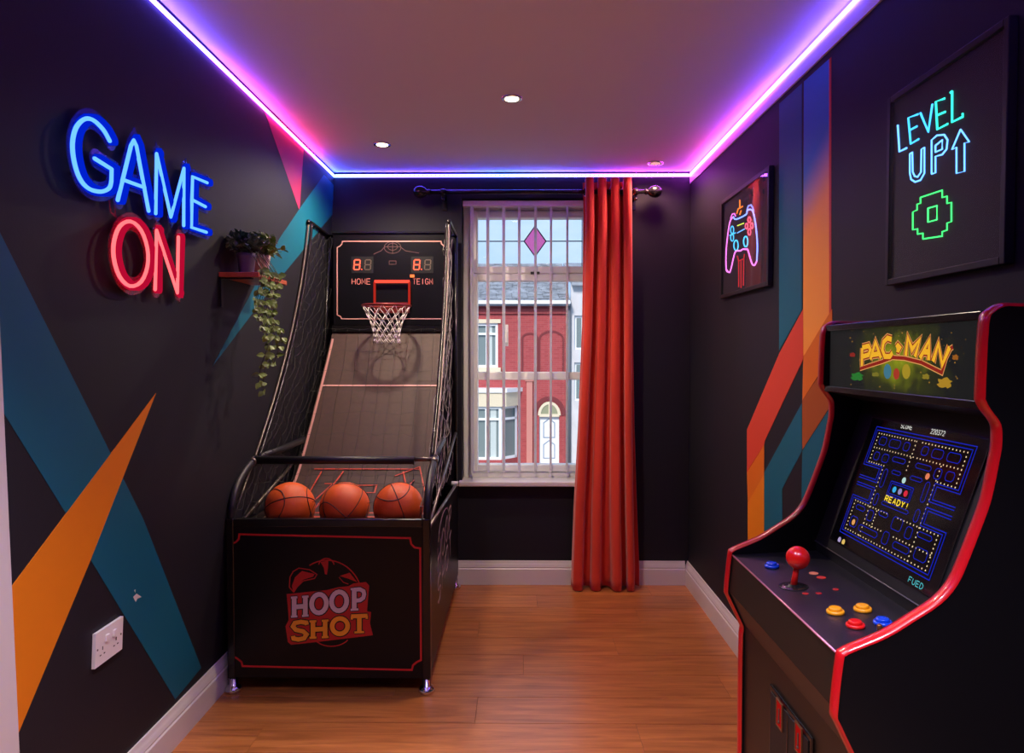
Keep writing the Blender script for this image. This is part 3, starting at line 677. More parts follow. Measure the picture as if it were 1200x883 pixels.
# ------------------------------------------------------------ basketball machine
HL, HR, HF, HB = -1.167, -.352, 2.86, 4.20
hm = thing('basketball_machine', 'black arcade basketball hoop machine with netted sides along the left wall', 'arcade game', (-.757, 3.5, 0))
FY = HF
# box panels
w = MB(); w.bbox(HL+.028, HR-.028, HF, HF+.02, .062, .70, .003); front = w.build('front_panel', M['black'], hm)
w = MB()
for x in (HL+.016, HR-.016): w.bbox(x-.016, x+.016, HF-.004, HF+.03, .060, .705, .004)
w.bbox(HL+.03, HR-.03, HF-.004, HF+.026, .672, .705, .004); w.build('front_frame', M['blackg'], hm)
w = MB(); w.prism([(HR-.016, HF+.03, .075), (HR-.016, HF+.03, .665), (HR-.016, HB, .615), (HR-.016, HB, .075)], (.014, 0, 0)); side = w.build('side_panel', M['black'], hm)
w = MB(); w.prism([(HL, HF+.03, .075), (HL, HF+.03, .665), (HL, HB, .615), (HL, HB, .075)], (.014, 0, 0)); w.build('side_panel', M['black'], hm)
w = MB(); w.tube([(HR-.004, HF+.02, .672), (HR-.004, HB, .617)], .008, 8); w.build('side_rail', M['steel'], hm)
w = MB(); w.box(HL+.014, HR-.016, HB-.02, HB, .075, .60); w.build('rear_panel', M['black'], hm)
w = MB(); w.box(HL+.02, HR-.02, HF+.02, HB-.02, .075, .09); w.build('bottom_panel', M['black'], hm)
for x in (HL+.018, HR-.018):
    for y in (HF+.015, HB-.03):
        w = MB(); w.lathe([(.017, .062), (.017, .030), (.022, .028), (.032, .018), (.034, .006), (.030, .001), (.001, .001)], (x, y, 0), 20); w.build('foot', M['chrome'], hm)
# printed border on the front
n = (0, -1, 0); fp = lambda px, py: PYp(px, py, FY - .0004)
bord = [(280.5,626.5),(480.5,631),(482,638),(486,642),(492.5,643),(493.4,774),(489,776),(484,780),(482.6,785.5),(284.3,781),(283,776),(278,772),(272.7,769.5),(270.5,637.5),(276,636),(280,632)]
w = MB(); w.ribbon([fp(*p) for p in bord], n, .0075, .0012, True); w.build('red_border', M['redtape'], front)
# logo
lg = lambda X, Y, o=0.0: PYp(320 + X/6.793, 640 + Y/6.793, FY - .0006 - o)
M['lred'] = mat('logo dark red', srgb(196, 26, 28), .5); M['lwhite'] = mat('logo pale grey', srgb(232, 220, 216), .5)
M['lorange'] = mat('logo orange', srgb(255, 176, 36), .5); M['lblack'] = mat('logo black', (.006, .005, .005), .5)
w = MB()
w.prism([lg(*p) for p in [(108,385),(430,352),(520,330),(600,322),(640,300),(740,288),(765,318),(748,520),(780,528),(772,620),(795,712),(380,762),(145,788),(118,765),(100,640),(125,590),(118,480)]], (0, -.001, 0))
w.ribbon([lg(*p) for p in [(165,370),(130,330),(135,250),(160,205),(205,178),(290,190),(350,228),(330,260),(240,280),(190,330),(165,370)]], n, .004, .001)
w.prism([lg(*p) for p in [(160,370),(150,320),(175,250),(230,200),(330,225),(320,245),(240,270),(190,330)]], (0, -.0006, 0))
w.ribbon([lg(*p) for p in arc(430, 420, 280, 305, 240, 342, 16)], n, .0045, .001); w.ribbon([lg(*p) for p in arc(425, 160, 62, 60, 190, 350, 10)], n, .004, .001)
w.prism([lg(*p) for p in [(378,130),(440,118),(436,180),(428,230),(412,225),(405,175)]], (0, -.0006, 0)); w.prism([lg(*p) for p in [(530,240),(610,215),(670,290),(600,262)]], (0, -.0006, 0))
w.ribbon([lg(*p) for p in arc(465, 700, 150, 100, 150, 30, 10)], n, .004, .001); w.ribbon([lg(*p) for p in [(525,250),(560,290),(600,305)]], n, .003, .001)
logo = w.build('logo_shape', M['lred'], front)
def slab(glyph, o, wd, mb):
    def rb(pts, ww=wd, closed=False): mb.ribbon([lg(a, b_, o) for a, b_ in pts], n, ww, .0008, closed)
    k = glyph[0]; x0, x1, y0, y1, sl = glyph[1:]      # sl: rise of the baseline to the right
    q = lambda u, v: (x0 + (x1-x0)*u, y0 + (y1-y0)*v - sl*u)
    if k == 'H':
        rb([q(.17,0), q(.17,1)]); rb([q(.83,0), q(.83,1)]); rb([q(.17,.5), q(.83,.5)])
        for u in (.17, .83):
            for v in (.03, .97): rb([q(u-.19, v), q(u+.19, v)], wd*.45)
    if k == 'O': rb([q(.5+.40*math.cos(a*math.pi/10), .5+.40*math.sin(a*math.pi/10)) for a in range(20)], closed=True)
    if k == 'P':
        rb([q(.22,0), q(.22,1)]); rb([q(.22,.06), q(.6,.06), q(.84,.16), q(.88,.30), q(.82,.46), q(.6,.56), q(.22,.56)], wd*.85)
        rb([q(-.02,.03), q(.3,.03)], wd*.45); rb([q(-.02,.97), q(.5,.97)], wd*.45)
    if k == 'S': rb([q(.92,.22), q(.88,.10), q(.55,.04), q(.2,.08), q(.08,.26), q(.25,.44), q(.7,.55), q(.9,.72), q(.75,.92), q(.4,.96), q(.12,.90), q(.08,.76)], wd*.95)
    if k == 'T': rb([q(.0,.07), q(1,.07)], wd*.9); rb([q(.5,.05), q(.5,1)]); rb([q(.2,.97), q(.8,.97)], wd*.45); rb([q(.04,.07), q(.04,.25)], wd*.5); rb([q(.96,.07), q(.96,.25)], wd*.5)
G1 = [('H',145,280,408,570,10), ('O',292,440,372,556,8), ('O',450,602,352,540,8), ('P',620,740,340,515,8)]
G2 = [('S',148,280,604,755,8), ('H',293,440,598,738,8), ('O',455,610,565,718,4), ('T',622,752,552,695,6)]
for GG, mm, nm in ((G1, 'lwhite', 'upper_word'), (G2, 'lorange', 'lower_word')):
    wa = MB(); wb2 = MB()
    for g in GG:
        for ox, oy in ((-6, 0), (6, 0), (0, 6), (4, 5), (0, -5)):
            g2 = (g[0], g[1]+ox, g[2]+ox, g[3]+oy, g[4]+oy, g[5]); slab(g2, .0012, .0215, wa)
        slab(g, .0022, .0185, wb2)
    wa.build(nm + '_outline', M['lblack'], front); wb2.build(nm, M[mm], front)
# white outline print on the right side panel: same words
w = MB(); nx = (1, 0, 0); X0 = HR - .0018
def sp2(a, b_): return (X0, HF + .28 + a*.62, .26 + b_*.26 + a*.07)
for st in text_strokes('HOOP'): w.ribbon([sp2(a, .55 + b_*.42) for a, b_ in st], nx, .010, .0008)
for st in text_strokes('SHOT'): w.ribbon([sp2(a, b_*.42) for a, b_ in st], nx, .010, .0008)
w.ribbon([(X0, HF+.55+.26*math.cos(R(a)), .50+.12*math.sin(R(a))) for a in range(20, 170, 12)], nx, .006, .0008)
w.build('side_print', mat('side print', srgb(176, 150, 150), .5), side)

# ramp with graphics
RL, RR = -1.158, -.425
rp = [(2.885, .622), (3.15, .622), (3.32, .632), (3.46, .668), (3.60, .75), (3.76, .942), (3.92, 1.155), (4.05, 1.335), (4.17, 1.515)]
rp = [(p[0], p[1]) for p in catmull([(a, b_, 0) for a, b_ in rp], 4)]
xl_ = lambda y: HL+.016 if y < 3.2 else (RL + (y-3.2)*.095)
xr_ = lambda y: HR-.018 if y < 3.2 else (RR + (y-3.2)*.008)
w = MB(); k = 0
for y, z in rp: w.v += [(xl_(y), y, z), (xr_(y), y, z), (xr_(y), y+.012, z-.014), (xl_(y), y+.012, z-.014)]
for i in range(len(rp)-1):
    a, b_ = i*4, i*4+4
    for q in range(4): q2 = (q+1) % 4; w.f.append((a+q, a+q2, b_+q2, b_+q)); w.sm.append(False)
m_ = len(rp)*4-4; w.f += [(3,2,1,0), (m_, m_+1, m_+2, m_+3)]; w.sm += [False, False]
ramp = w.build('ramp', M['ramp'], hm)
def rz(y):
    for i in range(len(rp)-1):
        if rp[i][0] <= y <= rp[i+1][0]: f = (y-rp[i][0])/(rp[i+1][0]-rp[i][0]); return rp[i][1]*(1-f) + rp[i+1][1]*f
    return rp[-1][1]
def onramp(x, y, o=.0025):
    e = .01; s_ = (rz(min(y+e, 4.169)) - rz(y-e))/(min(y+e, 4.169)-y+e); l = math.hypot(1, s_); return Vector((x, y - s_/l*o, rz(y) + o/l))
w = MB()
ys = [3.28 + i*.0445 for i in range(21)]; ys = [y for y in ys if y < 4.165]
w.ribbon([onramp(xl_(y)+.012, y) for y in ys], (0, -.7, .7), .012); w.build('edge_line', M['tape'], ramp)
w = MB(); w.ribbon([onramp(xr_(y)-.010, y) for y in ys], (0, -.7, .7), .008); w.build('edge_line', M['tape'], ramp)
w = MB(); yl = 3.945; w.ribbon([onramp(xl_(yl)+.012, yl), onramp(xr_(yl)-.01, yl)], (0, -.7, .7), .011); w.build('cross_line', M['tape'], ramp)
M['rline'] = mat('orange red print', srgb(205, 70, 44), .5)
w = MB()
def rl(pts, wd=.007): w.ribbon([onramp(x, y, .003) for x, y in pts], (0, -.5, .85), wd)
rl([(-1.03, 3.63), (-.50, 3.63)]); rl([(-.99, 3.62), (-1.02, 3.48), (-1.06, 3.36)]); rl([(-.96, 3.56), (-.92, 3.56), (-.99, 3.38)]); rl([(-.62, 3.60), (-.5, 3.64), (-.46, 3.52), (-.42, 3.36)])
rl([(-.86, 3.55), (-.70, 3.55), (-.70, 3.50), (-.86, 3.50), (-.86, 3.55)]); rl([(-.52, 3.58), (-.60, 3.40)]); rl([(-.98, 3.30), (-.50, 3.30)]); rl([(-.98, 3.24), (-.50, 3.24)])
rl([(-.88, 3.62), (-.95, 3.34)]); rl([(-.58, 3.62), (-.50, 3.34)])
w.build('ramp_print', M['rline'], ramp)

# backboard
BY = 4.15; bl_, br_ = -1.062, -.388; zb0, zb1 = 1.525, 2.05
w = MB(); w.bbox(bl_, br_, BY, BY+.03, zb0, zb1, .004); bb = w.build('backboard', M['black'], hm)
w = MB(); w.box(bl_-.004, br_+.004, BY-.012, BY+.035, zb1, zb1+.012); w.box(bl_-.004, br_+.004, BY-.012, BY+.035, zb0-.035, zb0); w.build('backboard_rail', M['blackg'], hm)
bp = lambda X, Y, o=.0005: PYp(380 + X/6.306, 260 + Y/6.306, BY - o)
bo = [(135,145),(862,145),(868,165),(885,180),(905,185),(905,690),(890,700),(882,718),(128,718),(120,700),(96,690),(96,190),(115,182),(130,165)]
w = MB(); w.ribbon([bp(*p) for p in bo], n, .0065, .001, True); w.build('board_border', M['tape'], bb)
def digit(mb, X, Y, W_, H_, o=.003):
    g = 2.5; s_ = 3; a = [(X+s_, Y), (X+W_, Y)]
    x0, x1, ym = X, X+W_, Y+H_/2
    for st in ([(x0+g,Y),(x1-g,Y)], [(x0+g,ym),(x1-g,ym)], [(x0+g,Y+H_),(x1-g,Y+H_)], [(x0,Y+g),(x0,ym-g)], [(x1,Y+g),(x1,ym-g)], [(x0,ym+g),(x0,Y+H_-g)], [(x1,ym+g),(x1,Y+H_-g)]):
        mb.ribbon([bp(a_ + (Y+H_-b_)*.08, b_, o) for a_, b_ in st], n, .0062, .001)
for X, nmx in ((218, 'home'), (660, 'guest')):
    w = MB(); q0, q1 = bp(X-18, 258), bp(X+145, 380); w.box(q0.x, q1.x, BY-.002, BY-.0003, q1.z, q0.z); disp = w.build('score_display', M['blackm'], bb)
    w = MB(); digit(w, X, 282, 42, 72); w.ribbon([bp(X+56, 352, .003), bp(X+62, 352, .003)], n, .006, .001); w.build('lit_digit', M['digit'], disp)
    w = MB(); digit(w, X+80, 282, 42, 72); w.build('unlit_digit', M['digoff'], disp)
w = MB()
for txt, X0_, X1_ in (('HOME', 205, 340), ('TEIGM', 655, 800)):
    for st in text_strokes(txt, gap=.3): w.ribbon([bp(X0_ + (X1_-X0_)*a, 462 - 40*b_, .001) for a, b_ in st], n, .0035, .0008)
w.build('board_lettering', M['caption'], bb)
w = MB()
w.ribbon([bp(*p) for p in arc(505, 190, 62, 44, 0, 360, 20)], n, .003, .0006); w.ribbon([bp(*p) for p in arc(505, 185, 36, 26, 0, 360, 16)], n, .003, .0006)
w.ribbon([bp(443, 185), bp(567, 185)], n, .003, .0006); w.ribbon([bp(505, 145), bp(505, 235)], n, .003, .0006)
w.ribbon([bp(567,190), bp(600,215), bp(700,232)], n, .003, .0006); w.ribbon([bp(443,190), bp(420,215), bp(365,240)], n, .003, .0006)
w.ribbon([bp(480,290), bp(530,290), bp(530,315), bp(480,315)], n, .003, .0006, True)
w.build('board_emblem', mat('faint emblem', srgb(92, 62, 60), .5), bb, stuff=True)
# light square around the rim
w = MB(); a, b_ = bp(372, 442, .022), bp(630, 442, .022); w.tube([a, b_], .0085, 10); w.build('lamp_bar', M['redlamp'], bb)
for X in (372, 628): w = MB(); w.tube([bp(X, 446, .022), bp(X, 610, .022)], .0068, 10); w.build('lamp_bar', M['reddim'], bb)
w = MB(); q = bp(651, 402); w.box(q.x-.012, q.x+.012, BY-.012, BY-.0003, q.z-.008, q.z+.008); w.build('orange_lamp', M['oranglamp'], bb)
# rim and net
rc = PYp(453, 358.5, 3.97); RR_ = .131
w = MB(); ring = [Vector((rc.x + RR_*math.cos(R(a)), rc.y + RR_*math.sin(R(a)), rc.z)) for a in range(0, 360, 10)]; w.tube(ring, .006, 8, True)
w.tube([(rc.x-.07, rc.y+.11, rc.z), (rc.x-.07, BY-.02, rc.z+.004)], .006, 6); w.tube([(rc.x+.07, rc.y+.11, rc.z), (rc.x+.07, BY-.02, rc.z+.004)], .006, 6)
w.box(rc.x-.10, rc.x+.10, BY-.022, BY-.002, rc.z-.03, rc.z+.03); rim = w.build('rim', M['rim'], hm)
w = MB(); NN = 12; lev = [(0, 1.0, 0), (.045, .84, .5), (.085, .69, 0), (.12, .60, .5), (.152, .55, 0), (.182, .54, .5), (.205, .56, 0)]
def npt(i, l): dz, f, s_ = lev[l]; a = 2*math.pi*(i+s_)/NN; return Vector((rc.x + RR_*f*math.cos(a), rc.y + RR_*f*math.sin(a), rc.z - dz))
for i in range(NN):
    for l in range(len(lev)-1):
        s_ = lev[l][2]
        if s_ == 0: w.tube([npt(i, l), npt(i, l+1)], .0021, 5); w.tube([npt(i, l), npt(i-1, l+1)], .0021, 5)
        else: w.tube([npt(i, l), npt(i, l+1)], .0021, 5); w.tube([npt(i, l), npt(i+1, l+1)], .0021, 5)
w.build('hoop_net', M['cord_w'], rim)

# tube frame
LT, RT = -1.088, -.360
SW = [(.90, 3.13), (1.08, 3.29), (1.26, 3.43), (1.48, 3.57), (1.69, 3.67), (1.87, 3.73), (2.035, 3.765)]
def side_frame(xb, xt, s):
    """front tube of one side: up from the box corner, curving back, then a long sweep to the top"""
    f = lambda y, z: (xb + (xt-xb)*min(1, max(0, (z-.9)/1.15)), y, z)
    arcp = [f(2.875, .70), f(2.885, .76), f(2.93, .82), f(3.02, .868), f(3.13, .900)]
    sweep = [f(y, z) for z, y in SW]
    top = [f(3.765, 2.035), f(3.79, 2.052), f(4.185, 2.040)]
    w = MB(); w.tube(catmull(arcp, 5), .015, 10); w.build('corner_tube', M['foam'], hm)
    w = MB(); w.tube(catmull(sweep, 5), .0062, 8); w.build('sweep_tube', M['steel'], hm)
    w = MB(); w.tube(catmull([Vector(p) + Vector((s*.014, .012, 0)) for p in sweep], 5), .0085, 8); w.build('inner_tube', M['blackg'], hm)
    w = MB(); w.tube(catmull(top, 4), .008, 8); w.tube([f(4.185, 2.04), f(4.185, 1.2), f(4.185, .60)], .010, 8); w.build('rear_post', M['blackg'], hm)
    w = MB(); w.tube([f(3.11, .885), f(2.90, .705)], .005, 8); w.build('brace', M['steel'], hm)
    w = MB(); w.tube([f(4.18, .905), f(2.98, .665)], .008, 8); w.build('stay_rod', M['steel'], hm)
    w = MB(); w.tube([f(3.14, .905), Vector(f(3.45, .908)) + Vector((s*.02, 0, 0)), Vector(f(3.78, .915)) + Vector((s*.03, 0, 0))], .016, 10); w.build('padded_rail', M['foam'], hm)
    w = MB(); w.tube([f(3.10, .893), f(3.16, .905)], .017, 10); w.build('clamp', M['steel'], hm)
    return f
fL = side_frame(HL+.016, LT, 1); fR = side_frame(HR-.014, RT, -1)
w = MB(); w.tube([(HL+.02, 3.13, .90), (HR-.10, 3.13, .90)], .0175, 12); w.build('cross_bar', M['foam'], hm)
w = MB(); w.tube([(HR-.10, 3.13, .905), (HR-.016, 3.13, .905)], .010, 10); w.build('cross_bar_end', M['steel'], hm)
w = MB(); w.tube([(LT, 4.185, 2.04), (RT, 4.185, 2.04)], .009, 8); w.build('rear_cross_tube', M['blackg'], hm)
w = MB(); w.tube([(HR-.03, 4.10, .625), (HR+.006, 4.10, .625)], .014, 12); w.build('end_plug', M['upvc'], hm)

# nets: diamond mesh drawn between front sweep and rear post
def sweep_y(z):
    T = [(.70, 2.875), (.82, 2.93), *SW]
    for i in range(len(T)-1):
        if z <= T[i+1][0]: f = (z-T[i][0])/(T[i+1][0]-T[i][0]); return T[i][1] + (T[i+1][1]-T[i][1])*f
    return T[-1][1]
def side_net(f, s, matl, seed, cell=.075, r=.0011, jit=.018):
    rnd = random.Random(seed); w = MB(); pts = {}
    nz = int(1.36/ (cell*.62)); ny = 14
    for j in range(nz+1):
        z = .68 + j*(1.34/nz)
        ya = sweep_y(z); yb = 4.175
        for i in range(ny+1):
            y = 4.175 - (4.175 - 2.86)*((i + .5*(j % 2))/ny)
            if y < ya: continue
            p = Vector(f(y, z)) + Vector((s*(.012 + rnd.uniform(0, .02)), rnd.uniform(-jit, jit), rnd.uniform(-jit, jit)*.8)); pts[(i, j)] = p
    for (i, j), p in pts.items():
        for di in ((0, 1) if j % 2 else (-1, 0)):
            q = pts.get((i + (di if j % 2 else di), j+1))
            if q is not None: w.tube([p, (p+q)/2 + Vector((0, 0, -.006)), q], r, 3, caps=False)
        ya = sweep_y(p.z)
        if (i+1, j) not in pts: w.tube([p, Vector(f(ya, p.z))], r, 3, caps=False)
    return w.build('side_net', M[matl], hm)
side_net(fL, 1, 'cord_d', 3, .06); side_net(fR, -1, 'cord_l', 5, .085, .0014, .022)  # lit look put into the cord colour: pale right net, dark left
# front net below the crossbar, and net over the ramp
w = MB(); rnd = random.Random(11); cols = 13
for i in range(cols+1):
    x = HL + .05 + (HR - HL - .10)*i/cols
    pp = [Vector((x, 3.13, .885))] + [Vector((x + rnd.uniform(-.008, .008), 3.13 - .235*t_ + .02*math.sin(t_*3), .885 - .19*t_)) for t_ in (.25, .5, .75, 1)]
    w.tube(pp, .0011, 3, caps=False)
for t_ in (.35, .7):
    w.tube([Vector((HL + .05 + (HR-HL-.1)*i/cols, 3.13 - .235*t_, .885 - .19*t_ + rnd.uniform(-.010, .006))) for i in range(cols+1)], .0011, 3, caps=False)
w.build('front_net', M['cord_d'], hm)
w = MB()
for i in range(10):
    x = RL + .05 + i*.07; w.tube([Vector((x + rnd.uniform(-.006, .006), y, rz(y) + .035)) + Vector((0, -.03, 0)) for y in [3.5 + .08*k_ for k_ in range(9)]], .0009, 3, caps=False)
for k_ in range(9):
    y = 3.5 + .08*k_; w.tube([Vector((RL + .04 + .035*i, y - .03, rz(y) + .035 + rnd.uniform(-.012, .008))) for i in range(20)], .0009, 3, caps=False)
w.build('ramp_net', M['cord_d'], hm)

# balls
def ball(px, label, rot):
    t_c = PYp(px, 592.5, 2.985); r = .1025; c0 = Vector((t_c.x, 2.985, .6235 + r))
    t = thing('basketball', label, 'basketball', (c0.x, c0.y, c0.z - r), 'basketballs in the tray of the hoop machine')
    bm = bmesh.new(); bmesh.ops.create_uvsphere(bm, u_segments=40, v_segments=24, radius=r); w = MB(); w.addbm(bm, True, Matrix.Translation(c0)); w.build('ball_skin', M['ball'], t)
    Mr = Matrix.Rotation(rot[0], 3, 'X') @ Matrix.Rotation(rot[1], 3, 'Y') @ Matrix.Rotation(rot[2], 3, 'Z'); w = MB(); rr = r*1.0005
    def seam(fn, nseg=48): w.tube([c0 + Mr @ (fn(2*math.pi*i/nseg).normalized()*rr) for i in range(nseg)], .0020, 5, True)
    seam(lambda a: Vector((math.cos(a), math.sin(a), 0))); seam(lambda a: Vector((math.cos(a), 0, math.sin(a))))
    for s_ in (1, -1): seam(lambda a, s_=s_: Vector((s_*(.62 + .22*math.cos(2*a)), .80*math.cos(a), .80*math.sin(a))))
    w.build('seam', M['seam'], t)
ball(340, 'orange basketball at the left of the three in the tray', (.9, .5, .3)); ball(404, 'orange basketball in the middle of the three in the tray', (.5, -.7, 1.2)); ball(467, 'orange basketball at the right of the three in the tray', (1.5, .3, 1.9))

# ------------------------------------------------------------ arcade cabinet
YN, YFa, TH = 1.168, 1.81, .0225; YM = (YN+YFa)/2
ac = thing('arcade_cabinet', 'black upright arcade cabinet with red edge trim by the right wall', 'arcade game', (.77, YM, 0))
prof = [(.775, 1.438), (.757, 1.428), (.748, 1.408), (.7445, 1.30), (.746, 1.283), (.755, 1.267), (.768, 1.250), (.772, 1.236), (.772, 1.21), (.768, 1.185), (.757, 1.125), (.740, 1.074), (.724, 1.030), (.706, .988), (.680, .957), (.639, .929), (.596, .902), (.545, .880), (.530, .872), (.524, .860), (.516, .775), (.521, .755), (.552, .690), (.5555, .672), (.553, .60), (.553, .02)]
back = [(.975, .02), (.975, 1.438)]
for y0, nm in ((YN, 'n'), (YFa-TH, 'f')):
    w = MB(); P = [(x+.002, y0, z) for x, z in prof[::-1]] + [(.975, y0, 1.436), (.975, y0, .02)]; w.prism(P, (0, TH, 0)); sd_ = w.build('side_panel', M['black'], ac)
    w = MB(); pr = [(.975, 1.438), (.85, 1.438), (.80, 1.438)] + prof
    prs = [(p[0], p[1]) for p in catmull([(a, b_, 0) for a, b_ in pr], 3)]
    k = 0; sec = [(-.0012, -.001), (-.0005, .003), (TH*.3, .0052), (TH*.7, .0052), (TH+.0005, .003), (TH+.0012, -.001)]
    for i, (x, z) in enumerate(prs):
        a = prs[max(i-1, 0)]; c_ = prs[min(i+1, len(prs)-1)]; tx, tz = c_[0]-a[0], c_[1]-a[1]; l = math.hypot(tx, tz) or 1; nxn, nzn = tz/l, -tx/l   # outward
        if nxn > 0 and abs(nxn) > .5: nxn, nzn = -nxn, -nzn
        if abs(nxn) <= .5 and nzn < 0 and z > .9: nxn, nzn = -nxn, -nzn
        for dy, o in sec: w.v.append((x + nxn*(o-.002), y0 + dy, z + nzn*(o-.002)))
    m6 = len(sec)
    for i in range(len(prs)-1):
        for q in range(m6-1): a = i*m6+q; w.f.append((a, a+1, a+m6+1, a+m6)); w.sm.append(True)
    w.build('edge_trim', M['tmould'], sd_)
Y0, Y1 = YN+TH, YFa-TH
# control panel
cpx0, cpz0, cpx1, cpz1 = .530, .862, .736, .874
cpn = Vector((-(cpz1-cpz0), 0, cpx1-cpx0)).normalized()
w = MB(); w.prism([(cpx0, Y0, cpz0), (cpx1, Y0, cpz1), (cpx1, Y0, cpz1-.018), (cpx0, Y0, cpz0-.018)], (0, Y1-Y0, 0)); cp = w.build('control_panel', M['cpanel'], ac)
w = MB(); w.tube([(cpx0, Y0, cpz0-.001), (cpx0, Y1, cpz0-.001)], .0022, 8); w.build('front_edge_strip', mat('pinkish metal strip', srgb(190, 120, 135), .3, .4), ac)
w = MB(); w.prism([(cpx0, Y0, cpz0-.004), (.522, Y0, .772), (.534, Y0, .772), (cpx0+.012, Y0, cpz0-.018)], (0, Y1-Y0, 0)); w.build('control_fascia', M['fascia'], ac)
w = MB(); w.prism([(.5225, Y0, .771), (.562, Y0, .685), (.572, Y0, .69), (.534, Y0, .771)], (0, Y1-Y0, 0)); w.build('under_fascia', M['fascia'], ac)
w = MB(); w.box(.562, .578, Y0, Y1, .03, .689); fpn = w.build('front_panel', M['fascia'], ac)
w = MB(); w.prism([(cpx1, Y0, cpz1-.01), (.733, Y0, .897), (.748, Y0, .897), (.75, Y0, cpz1-.01)], (0, Y1-Y0, 0)); w.build('bezel_ledge', M['blackm'], ac)
w = MB(); w.tube([(.7325, Y0, .898), (.7325, Y1, .898)], .0018, 6); w.build('ledge_highlight', mat('grey painted highlight', srgb(92, 88, 92), .3, .3), ac)  # thin grey line added as the highlight along the ledge
# monitor bezel and screen
sx0, sz0, sx1, sz1 = .7335, .899, .850, 1.245
up = Vector((sx1-sx0, 0, sz1-sz0)).normalized(); sn = Vector((-up.z, 0, up.x)); L_ = math.hypot(sx1-sx0, sz1-sz0)
w = MB(); w.prism([(sx0, Y0, sz0), (sx1, Y0, sz1), (sx1+.02, Y0, sz1), (sx0+.02, Y0, sz0)], (0, Y1-Y0, 0)); bez = w.build('monitor_bezel', M['blackm'], ac)
def SP(v_, u_, o=0): # u_: height along the screen (m), v_: world Y
    return Vector((sx0, v_, sz0)) + up*u_ + sn*o
w = MB(); w.ribbon([SP(1.285, .025, .001), SP(1.715, .025, .001), SP(1.715, .325, .001), SP(1.285, .325, .001)], sn, .004, .0015, True); w.build('screen_surround', M['blackg'], bez)
scr_m = mat('dark screen glass', (.003, .003, .005), .12)
w = MB(); w.prism([SP(1.285, .025, .0008), SP(1.715, .025, .0008), SP(1.715, .325, .0008), SP(1.285, .325, .0008)], sn*.001); scr = w.build('screen', scr_m, ac)
M['mz'] = glow('maze line blue', (.010, .025, .62), .75); M['dot'] = glow('maze dot', (1, .80, .45), .9)
msh = lambda px, py: hit(px, py, SP(1.5, 0, .0022), sn)
Yf_, Yn_ = 1.684, 1.316; u0, u1 = .050, .308
def mp(a, b_): return SP(Yf_ + (Yn_-Yf_)*a, u1 + (u0-u1)*b_, .0022)       # a: left..right, b: top..bottom
def mrib(mb, pts, wd=.0022, closed=False): mb.ribbon([mp(a, b_) for a, b_ in pts], sn, wd*.78, 0, closed)
def rrect(a0, b0, a1, b1, r=.012): return [(a0+r,b0),(a1-r,b0),(a1,b0+r*1.4),(a1,b1-r*1.4),(a1-r,b1),(a0+r,b1),(a0,b1-r*1.4),(a0,b0+r*1.4)]
w = MB()
for o in (0, .022):
    mrib(w, [(.50-.008, .13 if not o else .13), (.508, .13)][:0] or [(0+o, 0+o*1.3), (1-o, 0+o*1.3), (1-o, .33-o*.2), (.80+o, .33-o*.2+0), (.80+o, .43+o*0), (1.0, .43)] if False else [(0+o, o*1.3), (1-o, o*1.3), (1-o, .355-o), (.80-o, .355-o), (.80-o, .455+o), (1.0, .455+o)], .0024)
    mrib(w, [(1.0, .545-o), (.80-o, .545-o), (.80-o, .645+o), (1-o, .645+o), (1-o, 1-o*1.3), (o, 1-o*1.3), (o, .645+o), (.20+o, .645+o), (.20+o, .545-o), (0, .545-o)], .0024)
    mrib(w, [(0, .455+o), (.20+o, .455+o), (.20+o, .355-o), (o, .355-o), (o, o*1.3)], .0024)
blocks = [(.09,.08,.17,.15),(.21,.08,.33,.15),(.37,.08,.43,.15),(.56,.08,.62,.15),(.66,.08,.76,.15),(.80,.08,.91,.15),
 (.09,.22,.15,.29),(.19,.22,.26,.29),(.30,.22,.44,.26),(.55,.22,.70,.26),(.74,.22,.80,.30),(.84,.22,.91,.29),(.26,.34,.30,.50),(.70,.34,.74,.50),(.34,.33,.44,.36),(.54,.33,.66,.36),
 (.26,.56,.30,.66),(.70,.56,.74,.66),(.35,.60,.64,.63),(.09,.71,.20,.75),(.25,.71,.31,.80),(.36,.68,.46,.72),(.52,.68,.62,.78),(.67,.71,.73,.80),(.78,.71,.91,.75),
 (.08,.82,.16,.91),(.20,.86,.42,.91),(.48,.82,.54,.92),(.60,.86,.76,.91),(.81,.82,.92,.91)]
for q in blocks: mrib(w, rrect(*q), .0018, True)
mrib(w, rrect(.37,.42,.61,.54,.006), .0024, True); mrib(w, rrect(.385,.437,.595,.523,.006), .0018, True)
w.build('maze_lines', M['mz'], scr)
w = MB()
def dots(a0, b0, a1, b1, k_):
    for i in range(k_+1):
        a = a0 + (a1-a0)*i/k_; b_ = b0 + (b1-b0)*i/k_; c_ = mp(a, b_); e1 = Vector((0, .0014, 0)); e2 = up*.0014; w.poly([c_-e1-e2, c_+e1-e2, c_+e1+e2, c_-e1+e2])
for a0, b0, a1, b1, k_ in ((.055,.055,.46,.055,13),(.54,.055,.945,.055,13),(.055,.055,.055,.32,8),(.945,.055,.945,.32,8),(.055,.185,.50,.185,14),(.54,.185,.945,.185,13),(.055,.32,.235,.32,6),(.235,.32,.235,.95,17),(.775,.2,.775,.95,20),(.79,.32,.945,.32,5),(.48,.055,.48,.30,7),
  (.055,.685,.44,.685,12),(.56,.685,.945,.685,12),(.055,.685,.055,.95,8),(.945,.685,.945,.95,8),(.055,.95,.945,.95,27),(.33,.70,.33,.84,5),(.24,.835,.44,.835,6),(.58,.835,.94,.835,11)): dots(a0, b0, a1, b1, k_)
w.build('maze_dots', M['dot'], scr, stuff=True)
